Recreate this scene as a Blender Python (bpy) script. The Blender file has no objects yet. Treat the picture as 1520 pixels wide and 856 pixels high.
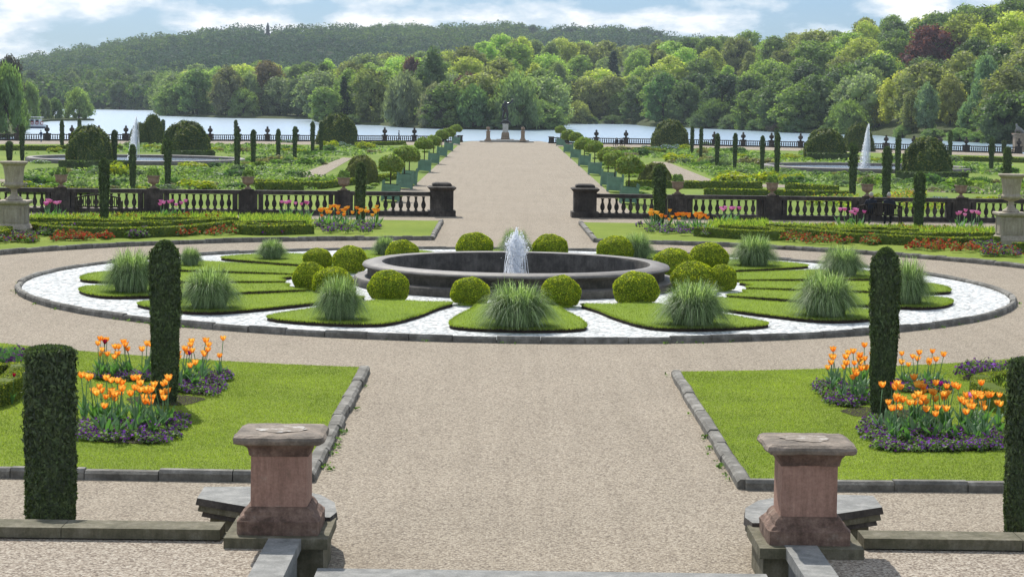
import bpy, math, random
import numpy as np
from math import sin, cos, pi, radians, atan2, hypot
from mathutils import Vector, Matrix
rs = np.random.RandomState
random.seed(7)
SC = bpy.context.scene
COL = SC.collection
# ------------------------------------------------------------------ camera
F = 3055.0; PW, PH = 1520, 856
PITCH = math.atan(278 / F); ROLL = radians(.8); YAW = 12 / F
CAM = np.array([-.32, 0, 5.])
fw = np.array([sin(YAW) * cos(PITCH), cos(YAW) * cos(PITCH), -sin(PITCH)])
r0 = np.array([cos(YAW), -sin(YAW), 0]); u0 = np.cross(r0, fw)
CR = cos(ROLL) * r0 + sin(ROLL) * u0; CU = np.cross(CR, fw)
def _ray(px, py): return fw * F + CR * (px - PW / 2) - CU * (py - PH / 2)
def at(px, py, z=0.):
    """ground point seen at a pixel of the survey photograph"""
    d = _ray(px, py); return CAM + d * ((z - CAM[2]) / d[2])
def atY(px, py, y):
    d = _ray(px, py); return CAM + d * (y / d[1])
def scale_at(y): return F / y       # pixels per metre
cd = bpy.data.cameras.new('camera'); co = bpy.data.objects.new('camera', cd); COL.objects.link(co)
M4 = Matrix(((CR[0], CU[0], -fw[0], CAM[0]), (CR[1], CU[1], -fw[1], CAM[1]), (CR[2], CU[2], -fw[2], CAM[2]), (0, 0, 0, 1)))
co.matrix_world = M4; cd.sensor_width = 36; cd.lens = F / PW * 36; cd.clip_start = .5; cd.clip_end = 9000
SC.camera = co
# ------------------------------------------------------------------ materials
def nodes(name):
    m = bpy.data.materials.new(name); m.use_nodes = True
    nt = m.node_tree; nt.nodes.clear()
    out = nt.nodes.new('ShaderNodeOutputMaterial'); return m, nt, out
def N(nt, t, **kw):
    n = nt.nodes.new(t)
    for k, v in kw.items():
        if k in n.bl_rna.properties: setattr(n, k, v)
        else: n.inputs[k.replace('_', ' ')].default_value = v
    return n
def L(nt, a, b): nt.links.new(a, b)
def ramp(nt, fac, stops, interp='LINEAR'):
    r = nt.nodes.new('ShaderNodeValToRGB'); r.color_ramp.interpolation = interp
    e = r.color_ramp.elements
    while len(e) < len(stops): e.new(.5)
    for el, (p, c) in zip(e, stops):
        el.position = p; el.color = (*c, 1) if len(c) == 3 else c
    L(nt, fac, r.inputs[0]); return r.outputs[0]
def noise(nt, vec, scale, detail=4, rough=.6):
    n = N(nt, 'ShaderNodeTexNoise'); n.inputs['Scale'].default_value = scale
    n.inputs['Detail'].default_value = detail; n.inputs['Roughness'].default_value = rough
    if vec is not None: L(nt, vec, n.inputs['Vector'])
    return n.outputs['Fac']
def mixc(nt, fac, a, b, mode='MIX'):
    m = nt.nodes.new('ShaderNodeMix'); m.data_type = 'RGBA'; m.blend_type = mode
    for s, v in ((m.inputs[0], fac), (m.inputs[6], a), (m.inputs[7], b)):
        if hasattr(v, 'links') or hasattr(v, 'is_linked'): L(nt, v, s)
        elif isinstance(v, (int, float)): s.default_value = v
        else: s.default_value = (*v, 1)
    return m.outputs[2]
def bump(nt, h, strength=.5, dist=.02):
    b = nt.nodes.new('ShaderNodeBump'); b.inputs['Strength'].default_value = strength
    b.inputs['Distance'].default_value = dist; L(nt, h, b.inputs['Height']); return b.outputs[0]
def pbsdf(nt, out, color, rough=.8, normal=None, spec=.3, metal=0):
    p = nt.nodes.new('ShaderNodeBsdfPrincipled')
    if isinstance(color, tuple): p.inputs['Base Color'].default_value = (*color, 1)
    else: L(nt, color, p.inputs['Base Color'])
    p.inputs['Roughness'].default_value = rough; p.inputs['Specular IOR Level'].default_value = spec
    p.inputs['Metallic'].default_value = metal
    if normal is not None: L(nt, normal, p.inputs['Normal'])
    L(nt, p.outputs[0], out.inputs[0]); return p
def geo(nt): return nt.nodes.new('ShaderNodeNewGeometry').outputs['Position']
def oco(nt): return nt.nodes.new('ShaderNodeTexCoord').outputs['Object']
MT = {}
def stone(name, stops, scale=6, rough=.85, bs=.5, bd=.02, streak=0, obj=True):
    m, nt, out = nodes(name); v = geo(nt)
    n1 = noise(nt, v, scale, 8, .7); c = ramp(nt, n1, stops)
    n2 = noise(nt, v, scale * 9, 4, .7)
    c = mixc(nt, .45, c, ramp(nt, n2, [(.3, (.35,) * 3), (.7, (1,) * 3)]), 'MULTIPLY')
    if streak:
        mp = nt.nodes.new('ShaderNodeMapping'); mp.inputs['Scale'].default_value = (7, 7, .8); L(nt, v, mp.inputs[0])
        c = mixc(nt, streak, c, ramp(nt, noise(nt, mp.outputs[0], 2, 5, .7), [(.35, (.3, .29, .27)), (.6, (1, 1, 1))]), 'MULTIPLY')
    ad = nt.nodes.new('ShaderNodeMath'); ad.operation = 'ADD'; L(nt, n1, ad.inputs[0]); L(nt, n2, ad.inputs[1])
    pbsdf(nt, out, c, rough, bump(nt, ad.outputs[0], bs, bd)); MT[name] = m; return m
def flat(name, col, rough=.6, var=.25, scale=8, spec=.3, metal=0, bs=.15, bd=.01):
    m, nt, out = nodes(name); v = geo(nt); n = noise(nt, v, scale, 5)
    c = mixc(nt, 1., col, ramp(nt, n, [(.3, (1 - var,) * 3), (.7, (1 + var * .3,) * 3)]), 'MULTIPLY')
    pbsdf(nt, out, c, rough, bump(nt, n, bs, bd), spec, metal); MT[name] = m; return m
def leafmat(name, col=None, lo=.45, hi=1.5, trans=.35, hue=None, var=.5, big=.5, rough=.55, gloss=.12):
    """foliage: per-leaf random value; colour from the object colour unless given"""
    m, nt, out = nodes(name)
    g = nt.nodes.new('ShaderNodeNewGeometry'); oi = nt.nodes.new('ShaderNodeObjectInfo')
    if col is None: base = oi.outputs['Color']
    else:
        rgb = nt.nodes.new('ShaderNodeRGB'); rgb.outputs[0].default_value = (*col, 1); base = rgb.outputs[0]
    c = mixc(nt, 1., base, ramp(nt, g.outputs['Random Per Island'], [(0, (lo,) * 3), (.6, (1,) * 3), (1, (hi,) * 3)]), 'MULTIPLY')
    n = noise(nt, g.outputs['Position'], big, 3)
    c = mixc(nt, var, c, ramp(nt, n, [(.3, (.45, .5, .5)), (.7, (1.25, 1.2, 1.))]), 'MULTIPLY')
    if hue is not None:
        c = mixc(nt, ramp(nt, g.outputs['Random Per Island'], [(.62, (0,) * 3), (.95, (1,) * 3)]), c, hue)
    d = N(nt, 'ShaderNodeBsdfDiffuse'); L(nt, c, d.inputs[0])
    t = N(nt, 'ShaderNodeBsdfTranslucent'); tc = mixc(nt, 1., c, (1.15, 1.3, .55), 'MULTIPLY'); L(nt, tc, t.inputs[0])
    mx = N(nt, 'ShaderNodeMixShader'); mx.inputs[0].default_value = trans
    L(nt, d.outputs[0], mx.inputs[1]); L(nt, t.outputs[0], mx.inputs[2])
    gl = N(nt, 'ShaderNodeBsdfGlossy'); gl.inputs['Roughness'].default_value = rough; gl.inputs[0].default_value = (.5, .5, .5, 1)
    m2 = N(nt, 'ShaderNodeMixShader'); m2.inputs[0].default_value = gloss
    L(nt, mx.outputs[0], m2.inputs[1]); L(nt, gl.outputs[0], m2.inputs[2]); L(nt, m2.outputs[0], out.inputs[0])
    MT[name] = m; return m
stone('stone_dark', [(.25, (.025, .022, .02)), (.5, (.07, .06, .052)), (.75, (.19, .165, .14))], 1.6, .85, .6, .02, .5)
stone('stone_basin', [(.25, (.035, .031, .027)), (.45, (.10, .088, .076)), (.75, (.24, .215, .185))], 2.2, .75, .4, .01, .4)
stone('stone_rim', [(.2, (.09, .085, .078)), (.5, (.17, .155, .14)), (.8, (.27, .25, .225))], 2.5, .6, .3, .01)
stone('stone_red', [(.25, (.14, .10, .07)), (.42, (.40, .235, .175)), (.62, (.46, .28, .21)), (.75, (.52, .42, .33))], 3.2, .85, .5, .012, .4)
stone('stone_red_dark', [(.25, (.06, .045, .03)), (.45, (.19, .12, .09)), (.6, (.30, .20, .15)), (.78, (.42, .36, .29))], 4.5, .9, .6, .015, .5)
stone('stone_light', [(.25, (.42, .41, .38)), (.6, (.66, .65, .61))], 2, .85, .3, .01, .2)
stone('stone_cap', [(.25, (.07, .055, .045)), (.48, (.19, .155, .12)), (.62, (.32, .255, .20)), (.75, (.40, .36, .31))], 3, .8, .6, .015)
stone('stone_moss', [(.25, (.075, .075, .04)), (.5, (.17, .155, .10)), (.75, (.30, .27, .20))], 4, .9, .5, .012, .4)
stone('stone_grey', [(.25, (.13, .13, .12)), (.5, (.25, .25, .235)), (.75, (.40, .39, .36))], 5, .8, .5, .012)
stone('stone_pale', [(.2, (.30, .255, .19)), (.5, (.46, .40, .31)), (.8, (.56, .50, .41))], 3, .85, .35, .01, .35)
stone('stone_warm', [(.2, (.17, .12, .08)), (.5, (.36, .27, .19)), (.8, (.48, .38, .28))], 4, .85, .5, .015, .4)
stone('kerb_stone', [(.25, (.06, .055, .045)), (.5, (.19, .18, .155)), (.75, (.42, .40, .36))], 2.5, .85, .6, .02)
stone('soil', [(.3, (.02, .013, .01)), (.7, (.075, .05, .038))], 5, 1, 1., .05)
stone('white_mark', [(.44, (.22, .18, .14)), (.54, (.34, .29, .24)), (.60, (.56, .54, .50)), (.8, (.66, .65, .62))], 6, .85, .3, .005)
flat('bronze', (.018, .020, .020), .22, .4, 6, .8, .3)
flat('planter_green', (.175, .30, .215), .6, .3, 2)
flat('bench_wood', (.035, .028, .022), .7, .4, 8)
flat('bark', (.07, .055, .04), .95, .5, 3, bs=.8, bd=.05)
flat('boat_white', (.75, .76, .78), .4, .1, 1)
flat('boat_blue', (.03, .045, .09), .4, .1, 1)
flat('boat_glass', (.03, .04, .05), .1, .1, 1, .6)
flat('red_paint', (.5, .03, .03), .5, .1, 1)
flat('cloth_navy', (.022, .026, .04), .9, .3, 10)
flat('cloth_blue', (.05, .08, .16), .9, .3, 10)
flat('cloth_black', (.01, .01, .012), .9, .3, 10)
flat('skin', (.48, .28, .2), .6, .1, 10)
flat('hair_grey', (.42, .40, .37), .8, .3, 60)
flat('hair_brown', (.08, .05, .03), .8, .3, 60)
flat('tower_stone', (.05, .05, .055), .9, .2, 1)
leafmat('leaf', None, .62, 1.35, .5, var=.35, big=.12, gloss=.05)
leafmat('yew', None, .35, 1.9, .3, var=.4, big=3., gloss=.07)
leafmat('topiary', None, .45, 1.5, .4, hue=(.27, .26, .06), var=.35, big=.5, gloss=.05)
leafmat('box_ball', (.30, .38, .030), .3, 1.5, .55, hue=(.85, .80, .05), var=.35, big=6, gloss=.03)
leafmat('box_hedge', (.16, .22, .035), .4, 1.5, .45, hue=(.46, .46, .05), var=.3, big=4, gloss=.04)
leafmat('miscanthus', (.22, .33, .11), .3, 1.9, .5, hue=(.58, .68, .42), var=.25, big=3, gloss=.10)
leafmat('tulip_leaf', (.12, .27, .09), .6, 1.3, .4, var=.2, gloss=.12)
leafmat('pansy_leaf', (.15, .25, .06), .35, 1.6, .45, var=.3, gloss=.05)
leafmat('perennial', (.22, .34, .10), .4, 1.5, .45, hue=(.33, .42, .15), var=.75, big=.22, gloss=.06)
leafmat('iris_leaf', (.26, .38, .075), .4, 1.5, .5, hue=(.52, .55, .10), var=.4, big=1.5, gloss=.05)
leafmat('grass_blade', (.29, .36, .068), .6, 1.4, .5, var=.75, big=.55, gloss=.04)
def petal(name, col, col2, tr=.35):
    m, nt, out = nodes(name); g = nt.nodes.new('ShaderNodeNewGeometry'); oi = nt.nodes.new('ShaderNodeObjectInfo')
    a = nt.nodes.new('ShaderNodeMath'); a.operation = 'ADD'; L(nt, g.outputs['Random Per Island'], a.inputs[0]); L(nt, oi.outputs['Random'], a.inputs[1])
    f = nt.nodes.new('ShaderNodeMath'); f.operation = 'FRACT'; L(nt, a.outputs[0], f.inputs[0])
    c = ramp(nt, f.outputs[0], [(0, col2), (.7, col), (1, tuple(min(1, x * 1.15) for x in col))])
    d = N(nt, 'ShaderNodeBsdfDiffuse'); L(nt, c, d.inputs[0]); t = N(nt, 'ShaderNodeBsdfTranslucent'); L(nt, c, t.inputs[0])
    mx = N(nt, 'ShaderNodeMixShader'); mx.inputs[0].default_value = tr
    L(nt, d.outputs[0], mx.inputs[1]); L(nt, t.outputs[0], mx.inputs[2]); L(nt, mx.outputs[0], out.inputs[0]); MT[name] = m
petal('petal_orange', (1.0, .56, .10), (.95, .34, .04), .5)
petal('petal_pink', (.88, .40, .68), (.75, .20, .52), .45)
petal('petal_magenta', (.45, .03, .30), (.35, .02, .25), .3)
petal('petal_crimson', (.42, .01, .05), (.3, .01, .04), .3)
petal('petal_purple', (.22, .06, .28), (.09, .02, .12), .3)
petal('petal_violet', (.36, .12, .58), (.2, .06, .4), .3)
petal('petal_red', (.62, .09, .04), (.28, .03, .03), .35)
petal('petal_yellow', (.72, .68, .03), (.5, .56, .03), .35)
petal('petal_lavender', (.50, .50, .80), (.38, .38, .68), .3)
petal('petal_white', (.8, .8, .78), (.65, .68, .66), .3)
def gravel(name, a, b, c, size, patch=.25):
    m, nt, out = nodes(name); v = geo(nt)
    vo = N(nt, 'ShaderNodeTexVoronoi'); vo.inputs['Scale'].default_value = 1 / size; L(nt, v, vo.inputs['Vector'])
    sep = nt.nodes.new('ShaderNodeSeparateColor'); L(nt, vo.outputs['Color'], sep.inputs[0])
    col = ramp(nt, sep.outputs[0], [(0, a), (.45, b), (1, c)])
    n = noise(nt, v, .35, 5, .6); col = mixc(nt, patch, col, ramp(nt, n, [(.3, (.62, .6, .57)), (.7, (1.12, 1.1, 1.08))]), 'MULTIPLY')
    n3 = noise(nt, v, 7, 3, .7); col = mixc(nt, .16, col, ramp(nt, n3, [(.3, (.7,) * 3), (.7, (1.12,) * 3)]), 'MULTIPLY')
    if name == 'gravel':
        mp = nt.nodes.new('ShaderNodeMapping'); mp.inputs['Scale'].default_value = (1.6, .05, 1); L(nt, v, mp.inputs[0])
        col = mixc(nt, .35, col, ramp(nt, noise(nt, mp.outputs[0], 1.5, 4, .6), [(.38, (.84, .83, .82)), (.55, (1.03, 1.03, 1.03))]), 'MULTIPLY')
    if name == 'white_gravel':
        col = mixc(nt, .7, col, ramp(nt, noise(nt, v, 14, 3, .7), [(.36, (.55, .57, .58)), (.55, (1.05,) * 3)]), 'MULTIPLY')
    # shade in the crevices between the stones, painted into the colour
    col = mixc(nt, .6, col, ramp(nt, vo.outputs['Distance'], [(.35, (1,) * 3), (.8, (.45, .42, .40))]), 'MULTIPLY')
    iv = nt.nodes.new('ShaderNodeMath'); iv.operation = 'SUBTRACT'; iv.inputs[0].default_value = 1; L(nt, vo.outputs['Distance'], iv.inputs[1])
    pbsdf(nt, out, col, .9, bump(nt, iv.outputs[0], .8, size * .5), .2); MT[name] = m
gravel('gravel', (.19, .155, .118), (.34, .290, .220), (.46, .405, .32), .025, .22)
gravel('gravel_near', (.17, .135, .105), (.36, .305, .24), (.54, .485, .40), .024, .2)
gravel('white_gravel', (.36, .38, .38), (.68, .70, .70), (.84, .86, .85), .10, .08)
def grass(name, a, b, s=1., big=.25):
    m, nt, out = nodes(name); v = geo(nt)
    n1 = noise(nt, v, big, 5, .6); n2 = noise(nt, v, 28 * s, 4, .8)
    c = ramp(nt, n1, [(.3, a), (.7, b)])
    n3 = noise(nt, v, 3.2 * s, 3, .6)
    c = mixc(nt, .5, c, ramp(nt, n3, [(.3, (.8, .82, .7)), (.7, (1.15, 1.1, 1.0))]), 'MULTIPLY')
    c = mixc(nt, .75, c, ramp(nt, n2, [(.3, (.5, .55, .4)), (.7, (1.3, 1.25, 1.1))]), 'MULTIPLY')
    pbsdf(nt, out, c, .95, bump(nt, n2, .6, .02), .1); MT[name] = m
grass('lawn', (.15, .215, .030), (.215, .275, .048))
grass('turf', (.16, .24, .03), (.21, .29, .04), 1.3)
grass('lower_grass', (.12, .19, .035), (.21, .28, .06), .25, .05)
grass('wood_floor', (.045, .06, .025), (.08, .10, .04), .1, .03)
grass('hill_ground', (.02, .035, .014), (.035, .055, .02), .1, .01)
def water(name, col, rough, scale, bs, sc=(1, 1, 1), spec=.5):
    m, nt, out = nodes(name); v = geo(nt)
    mp = nt.nodes.new('ShaderNodeMapping'); mp.inputs['Scale'].default_value = sc; L(nt, v, mp.inputs[0])
    n = noise(nt, mp.outputs[0], scale, 4, .6)
    pbsdf(nt, out, col, rough, bump(nt, n, bs, .3), spec); MT[name] = m
water('lake_water', (.26, .37, .47), .25, .5, .4, (1, .45, 1), .9)
water('pool_water', (.12, .16, .19), .12, 3., .25, (1, 1, 1), .8)
water('basin_water', (.010, .010, .009), .03, 4., .15, (1, 1, 1), .25)
m, nt, out = nodes('foam'); p = pbsdf(nt, out, (.97, .98, 1.), .35, None, .6); p.inputs['Transmission Weight'].default_value = .15; p.inputs['IOR'].default_value = 1.2; MT['foam'] = m
m, nt, out = nodes('spray')
d = N(nt, 'ShaderNodeBsdfDiffuse'); d.inputs[0].default_value = (.92, .95, .98, 1); t = N(nt, 'ShaderNodeBsdfTranslucent'); t.inputs[0].default_value = (.97, .98, 1., 1)
mx = N(nt, 'ShaderNodeMixShader'); mx.inputs[0].default_value = .65; L(nt, d.outputs[0], mx.inputs[1]); L(nt, t.outputs[0], mx.inputs[2]); L(nt, mx.outputs[0], out.inputs[0]); MT['spray'] = m
# ------------------------------------------------------------------ mesh building
class MB:
    def __init__(s): s.v = []; s.f = []; s.n = 0; s.mats = []
    def mi(s, m):
        if m not in s.mats: s.mats.append(m)
        return s.mats.index(m)
    def add(s, V, Fs, mat, smooth=False):
        V = np.asarray(V, float).reshape(-1, 3); k = s.mi(mat)
        groups = Fs if isinstance(Fs, list) and len(Fs) and isinstance(Fs[0], np.ndarray) else None
        if groups is None:
            d = {}
            for f in Fs: d.setdefault(len(f), []).append(f)
            groups = [np.array(x, dtype=np.int64) for x in d.values()]
        for g in groups: s.f.append((g + s.n, k, smooth))
        s.v.append(V); s.n += len(V); return s
    def box(s, c, d, mat, rz=0, taper=1.):
        x, y, z = [q / 2 for q in d]
        V = np.array([(sx * x * (taper if sz > 0 else 1), sy * y * (taper if sz > 0 else 1), sz * z) for sz in (-1, 1) for sy in (-1, 1) for sx in (-1, 1)])
        if rz: V[:, :2] = V[:, :2] @ np.array([[cos(rz), sin(rz)], [-sin(rz), cos(rz)]])
        return s.add(V + np.array(c), [(0, 2, 3, 1), (4, 5, 7, 6), (0, 1, 5, 4), (1, 3, 7, 5), (3, 2, 6, 7), (2, 0, 4, 6)], mat)
    def lathe(s, prof, mat, seg=24, c=(0, 0, 0), smooth=True, sq=False, a0=None):
        n = len(prof); V = []
        for r, z in prof:
            for i in range(seg):
                a = 2 * pi * i / seg + (a0 if a0 is not None else (pi / 4 if sq else 0)); q = r * (2 ** .5) if sq else r
                V.append((c[0] + q * cos(a), c[1] + q * sin(a), c[2] + z))
        Fs = [(j * seg + i, j * seg + (i + 1) % seg, (j + 1) * seg + (i + 1) % seg, (j + 1) * seg + i) for j in range(n - 1) for i in range(seg)]
        if prof[0][0] > 1e-4: Fs.append(tuple(range(seg - 1, -1, -1)))
        if prof[-1][0] > 1e-4: Fs.append(tuple((n - 1) * seg + i for i in range(seg)))
        return s.add(V, Fs, mat, smooth)
    def sqpile(s, prof, mat, c=(0, 0, 0)):      # square-plan moulded stack
        return s.lathe(prof, mat, 4, c, False, True)
    def tube(s, pts, rad, mat, seg=6):
        pts = [np.array(p, float) for p in pts]; n = len(pts)
        rad = rad if isinstance(rad, (list, tuple)) else [rad] * n
        V = []
        for i, p in enumerate(pts):
            t = pts[min(i + 1, n - 1)] - pts[max(i - 1, 0)]; t /= np.linalg.norm(t) + 1e-9
            a = np.cross(t, (0, 0, 1.) if abs(t[2]) < .9 else (1., 0, 0)); a /= np.linalg.norm(a); b = np.cross(t, a)
            for k in range(seg):
                q = 2 * pi * k / seg; V.append(p + rad[i] * (a * cos(q) + b * sin(q)))
        Fs = [(j * seg + i, j * seg + (i + 1) % seg, (j + 1) * seg + (i + 1) % seg, (j + 1) * seg + i) for j in range(n - 1) for i in range(seg)]
        Fs += [tuple(range(seg - 1, -1, -1)), tuple((n - 1) * seg + i for i in range(seg))]
        return s.add(V, Fs, mat, True)
    def prism(s, poly, z0, z1, mat, side=None, inset=0):
        P = np.array([q[:2] for q in poly], float)
        ar = np.sum(P[:, 0] * np.roll(P[:, 1], -1) - np.roll(P[:, 0], -1) * P[:, 1])
        if ar < 0: P = P[::-1]
        n = len(P); c = P.mean(0); T = c + (P - c) * (1 - inset)
        V = [(x, y, z0) for x, y in P] + [(x, y, z1) for x, y in T]
        s.add(V, [tuple(range(n, 2 * n))], mat)
        s.add(V, [(i, (i + 1) % n, n + (i + 1) % n, n + i) for i in range(n)] + [tuple(range(n - 1, -1, -1))], side or mat); return s
    def leaves(s, P, Nn, size, mat, rng, asp=1.7, tilt=.7, up=0):
        n = len(P); Nn = Nn + tilt * rng.normal(size=(n, 3)); Nn /= np.linalg.norm(Nn, axis=1)[:, None] + 1e-9
        t = np.cross(Nn, rng.normal(size=(n, 3)) + np.array([0, 0, 0.])); t /= np.linalg.norm(t, axis=1)[:, None] + 1e-9
        if up: t = t + np.array([0, 0, up]); t /= np.linalg.norm(t, axis=1)[:, None] + 1e-9
        b = np.cross(Nn, t); sz = (size * rng.uniform(.6, 1.35, n))[:, None]
        V = np.stack([P - t * sz * asp / 2, P + b * sz / 2, P + t * sz * asp / 2, P - b * sz / 2], 1).reshape(-1, 3)
        return s.add(V, [np.arange(4 * n).reshape(n, 4)], mat)
    def mesh(s, name):
        me = bpy.data.meshes.new(name)
        V = np.concatenate(s.v); me.vertices.add(len(V)); me.vertices.foreach_set('co', V.astype(np.float32).ravel())
        loops = np.concatenate([g.ravel() for g, _, _ in s.f]); tot = np.concatenate([np.full(len(g), g.shape[1]) for g, _, _ in s.f])
        me.loops.add(len(loops)); me.loops.foreach_set('vertex_index', loops.astype(np.int32))
        me.polygons.add(len(tot)); st = np.concatenate([[0], np.cumsum(tot)[:-1]])
        me.polygons.foreach_set('loop_start', st.astype(np.int32)); me.polygons.foreach_set('loop_total', tot.astype(np.int32))
        me.polygons.foreach_set('material_index', np.concatenate([np.full(len(g), k) for g, k, _ in s.f]).astype(np.int32))
        me.polygons.foreach_set('use_smooth', np.concatenate([np.full(len(g), sm) for g, _, sm in s.f]).astype(bool))
        for m in s.mats: me.materials.append(MT[m])
        me.update(calc_edges=True); return me
    def obj(s, name, parent=None, loc=None): return link(name, s.mesh(name), parent, loc)
def link(name, me, parent=None, loc=None):
    o = bpy.data.objects.new(name, me); COL.objects.link(o)
    if parent: o.parent = parent
    if loc is not None: o.location = loc
    return o
def tag(o, label=None, cat=None, group=None, kind=None):
    if label: o['label'] = label
    if cat: o['category'] = cat
    if group: o['group'] = group
    if kind: o['kind'] = kind
    return o
def empty(name, loc, rz=0):
    o = bpy.data.objects.new(name, None); COL.objects.link(o); o.location = loc; o.rotation_euler = (0, 0, rz); o.empty_display_size = .2; return o
def kids(o): return KIDS.get(o.name, [])
KIDS = {}
def copy_tree(o, parent=None):
    c = o.copy(); COL.objects.link(c); c.parent = parent
    for ch in [x for x in list(COL.objects) if x.parent == o] if o.name not in CH else CH[o.name]: copy_tree(ch, c)
    return c
CH = {}
def proto(root):          # remember children once so copying is quick
    def rec(o):
        CH[o.name] = [x for x in list(COL.objects) if x.parent == o]
        for x in CH[o.name]: rec(x)
    rec(root); return root
def place(p, loc, rz=0, sc=1, first=[]):
    """the first placement moves the prototype itself, later ones copy it"""
    if p.get('_used') is None: p['_used'] = 1; o = p
    else:
        o = copy_tree(p)
        if '_used' in o: pass
    o.location = loc; o.rotation_euler = (0, 0, rz); o.scale = sc if isinstance(sc, (tuple, list)) else (sc,) * 3
    return o
def struct(mb, name, parent=None):
    o = mb.obj(name, parent)
    if not parent: o['kind'] = 'structure'
    return o
def ordn(i): return ['first', 'second', 'third', 'fourth', 'fifth', 'sixth', 'seventh', 'eighth', 'ninth', 'tenth', 'eleventh', 'twelfth', 'thirteenth', 'fourteenth', 'fifteenth', 'sixteenth', 'seventeenth', 'eighteenth', 'nineteenth', 'twentieth', 'twenty first', 'twenty second', 'twenty third', 'twenty fourth', 'twenty fifth', 'twenty sixth'][i]
def inpoly(x, y, P):
    c = False; n = len(P); j = n - 1
    for i in range(n):
        if (P[i][1] > y) != (P[j][1] > y) and x < (P[j][0] - P[i][0]) * (y - P[i][1]) / (P[j][1] - P[i][1]) + P[i][0]: c = not c
        j = i
    return c
def scatter(P, n, rng):
    P = np.array([q[:2] for q in P], float); lo = P.min(0); hi = P.max(0); out = np.zeros((0, 2))
    while len(out) < n:
        q = rng.uniform(lo, hi, (n * 2 + 16, 2)); c = np.zeros(len(q), bool); j = len(P) - 1
        for i in range(len(P)):
            if P[i][1] != P[j][1]: c ^= ((P[i][1] > q[:, 1]) != (P[j][1] > q[:, 1])) & (q[:, 0] < (P[j][0] - P[i][0]) * (q[:, 1] - P[i][1]) / (P[j][1] - P[i][1]) + P[i][0])
            j = i
        out = np.concatenate([out, q[c]])
    return out[:n]
def arc(r, a0, a1, n, c=(0, 55.6)):
    return [(c[0] + r * cos(radians(a0 + (a1 - a0) * i / n)), c[1] + r * sin(radians(a0 + (a1 - a0) * i / n))) for i in range(n + 1)]
def smooth_closed(P, it=2):
    P = np.array([q[:2] for q in P], float)
    for _ in range(it):
        Q = np.roll(P, -1, 0); P = np.stack([.75 * P + .25 * Q, .25 * P + .75 * Q], 1).reshape(-1, 2)
    return P
# ================================================================== THE SETTING
CY = 55.6
# upper parterre gravel, lower garden, promenade, lake
g = MB(); g.prism([(-60, 21.42), (60, 21.42), (60, 92.6), (-60, 92.6)], -.6, 0, 'gravel'); struct(g, 'gravel_ground')
g = MB(); g.add([(-300, 92.6, -.3), (300, 92.6, -.3), (300, 97, -2.), (-300, 97, -2.)], [(0, 1, 2, 3)], 'lower_grass'); struct(g, 'bank')
LKL = [at(x, y, -2) for x, y in ((-60, 207), (0, 209), (160, 209.2), (330, 209.5), (500, 210.3), (683, 211))]
LKR = [at(x, y, -2) for x, y in ((818, 213), (1000, 215.5), (1200, 220), (1360, 223.8), (1520, 228.5), (1580, 231))]
edge = LKL + [at(700, 209.6, -2), at(802, 209.9, -2)] + LKR
g = MB(); g.add([(-300, 97, -2), (300, 97, -2), (300, edge[-1][1], -2)] + [(p[0], p[1] + .4, -2) for p in edge[::-1]] + [(-300, edge[0][1], -2)], [tuple(range(4 + len(edge)))], 'lower_grass')
struct(g, 'lower_garden_ground')
g = MB(); P = [(p[0], p[1] + .45) for p in edge]
n = len(P); g.add([(x, y, -1.98) for x, y in P] + [(x, y, -4) for x, y in P], [(i, i + 1, n + i + 1, n + i) for i in range(n - 1)], 'stone_dark'); struct(g, 'lake_wall')
g = MB(); g.add([(-3300, 300, -3), (3300, 300, -3), (3300, 3300, -3), (-3300, 3300, -3)], [(0, 1, 2, 3)], 'lake_water'); struct(g, 'lake')
def sheet(name, polys, z, mat):
    g = MB()
    for P in polys: g.add([(q[0], q[1], z) for q in P], [tuple(range(len(P)))], mat)
    return struct(g, name)
# wide gravel walk through the lower garden and its side paths
sheet('gravel_walk', [[(-7.75, 97), (7.75, 97), (7.75, 345.5), tuple(at(803, 209.95, -2)[:2]), tuple(at(700, 209.7, -2)[:2]), (-7.75, 344)]], -1.985, 'gravel')
sheet('promenade', [[(p[0], p[1] + .3) for p in LKL] + [(-7.8, 344.5), (-7.8, 318)] + [(p[0], p[1] - 24) for p in LKL[::-1]],
                    [(p[0], p[1] + .3) for p in LKR][::-1] + [(7.8, 344.5), (7.8, 318)] + [(p[0], p[1] - 24) for p in LKR]], -1.99, 'gravel')
sheet('side_path', [[at(437, 262, -2), at(470, 266, -2), at(523, 235, -2), at(509, 234, -2)], [at(968, 240, -2), at(991, 241, -2), at(1066, 271, -2), at(1019, 273, -2)],
                    [at(-10, 270, -2), at(470, 275, -2), at(470, 271, -2), at(-10, 266, -2)], [at(1040, 276, -2), at(1180, 279, -2), at(1180, 275, -2), at(1060, 272, -2)],
                    [at(1350, 284, -2), at(1530, 290, -2), at(1530, 280, -2), at(1350, 277, -2)], [at(570, 290, -2), at(660, 290, -2), at(660, 280, -2), at(590, 280, -2)],
                    [(-60, 120, 0), (60, 120, 0), (60, 128, 0), (-60, 128, 0)]], -1.98, 'gravel')
# near terrace above the retaining wall
for nm, x0, x1 in (('terrace_gravel', -14, -2.75), ('terrace_gravel', 2.95, 14)):
    g = MB(); g.prism([(x0, 10), (x1, 10), (x1, 21.75), (x0, 21.75)], -.5, .33, 'gravel_near'); struct(g, nm)
g = MB()
for k in range(3): g.box((.1, 21.18 - .45 * k - (.2 if k else 0), -.2 + .075 * (k)), (4.5 if k else 4.62, .55 if not k else .45, .43 + .15 * k), 'stone_grey')
g.box((.1, 14.9, -.1), (5.3, 9.6, .86), 'stone_grey'); struct(g, 'steps')
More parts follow.
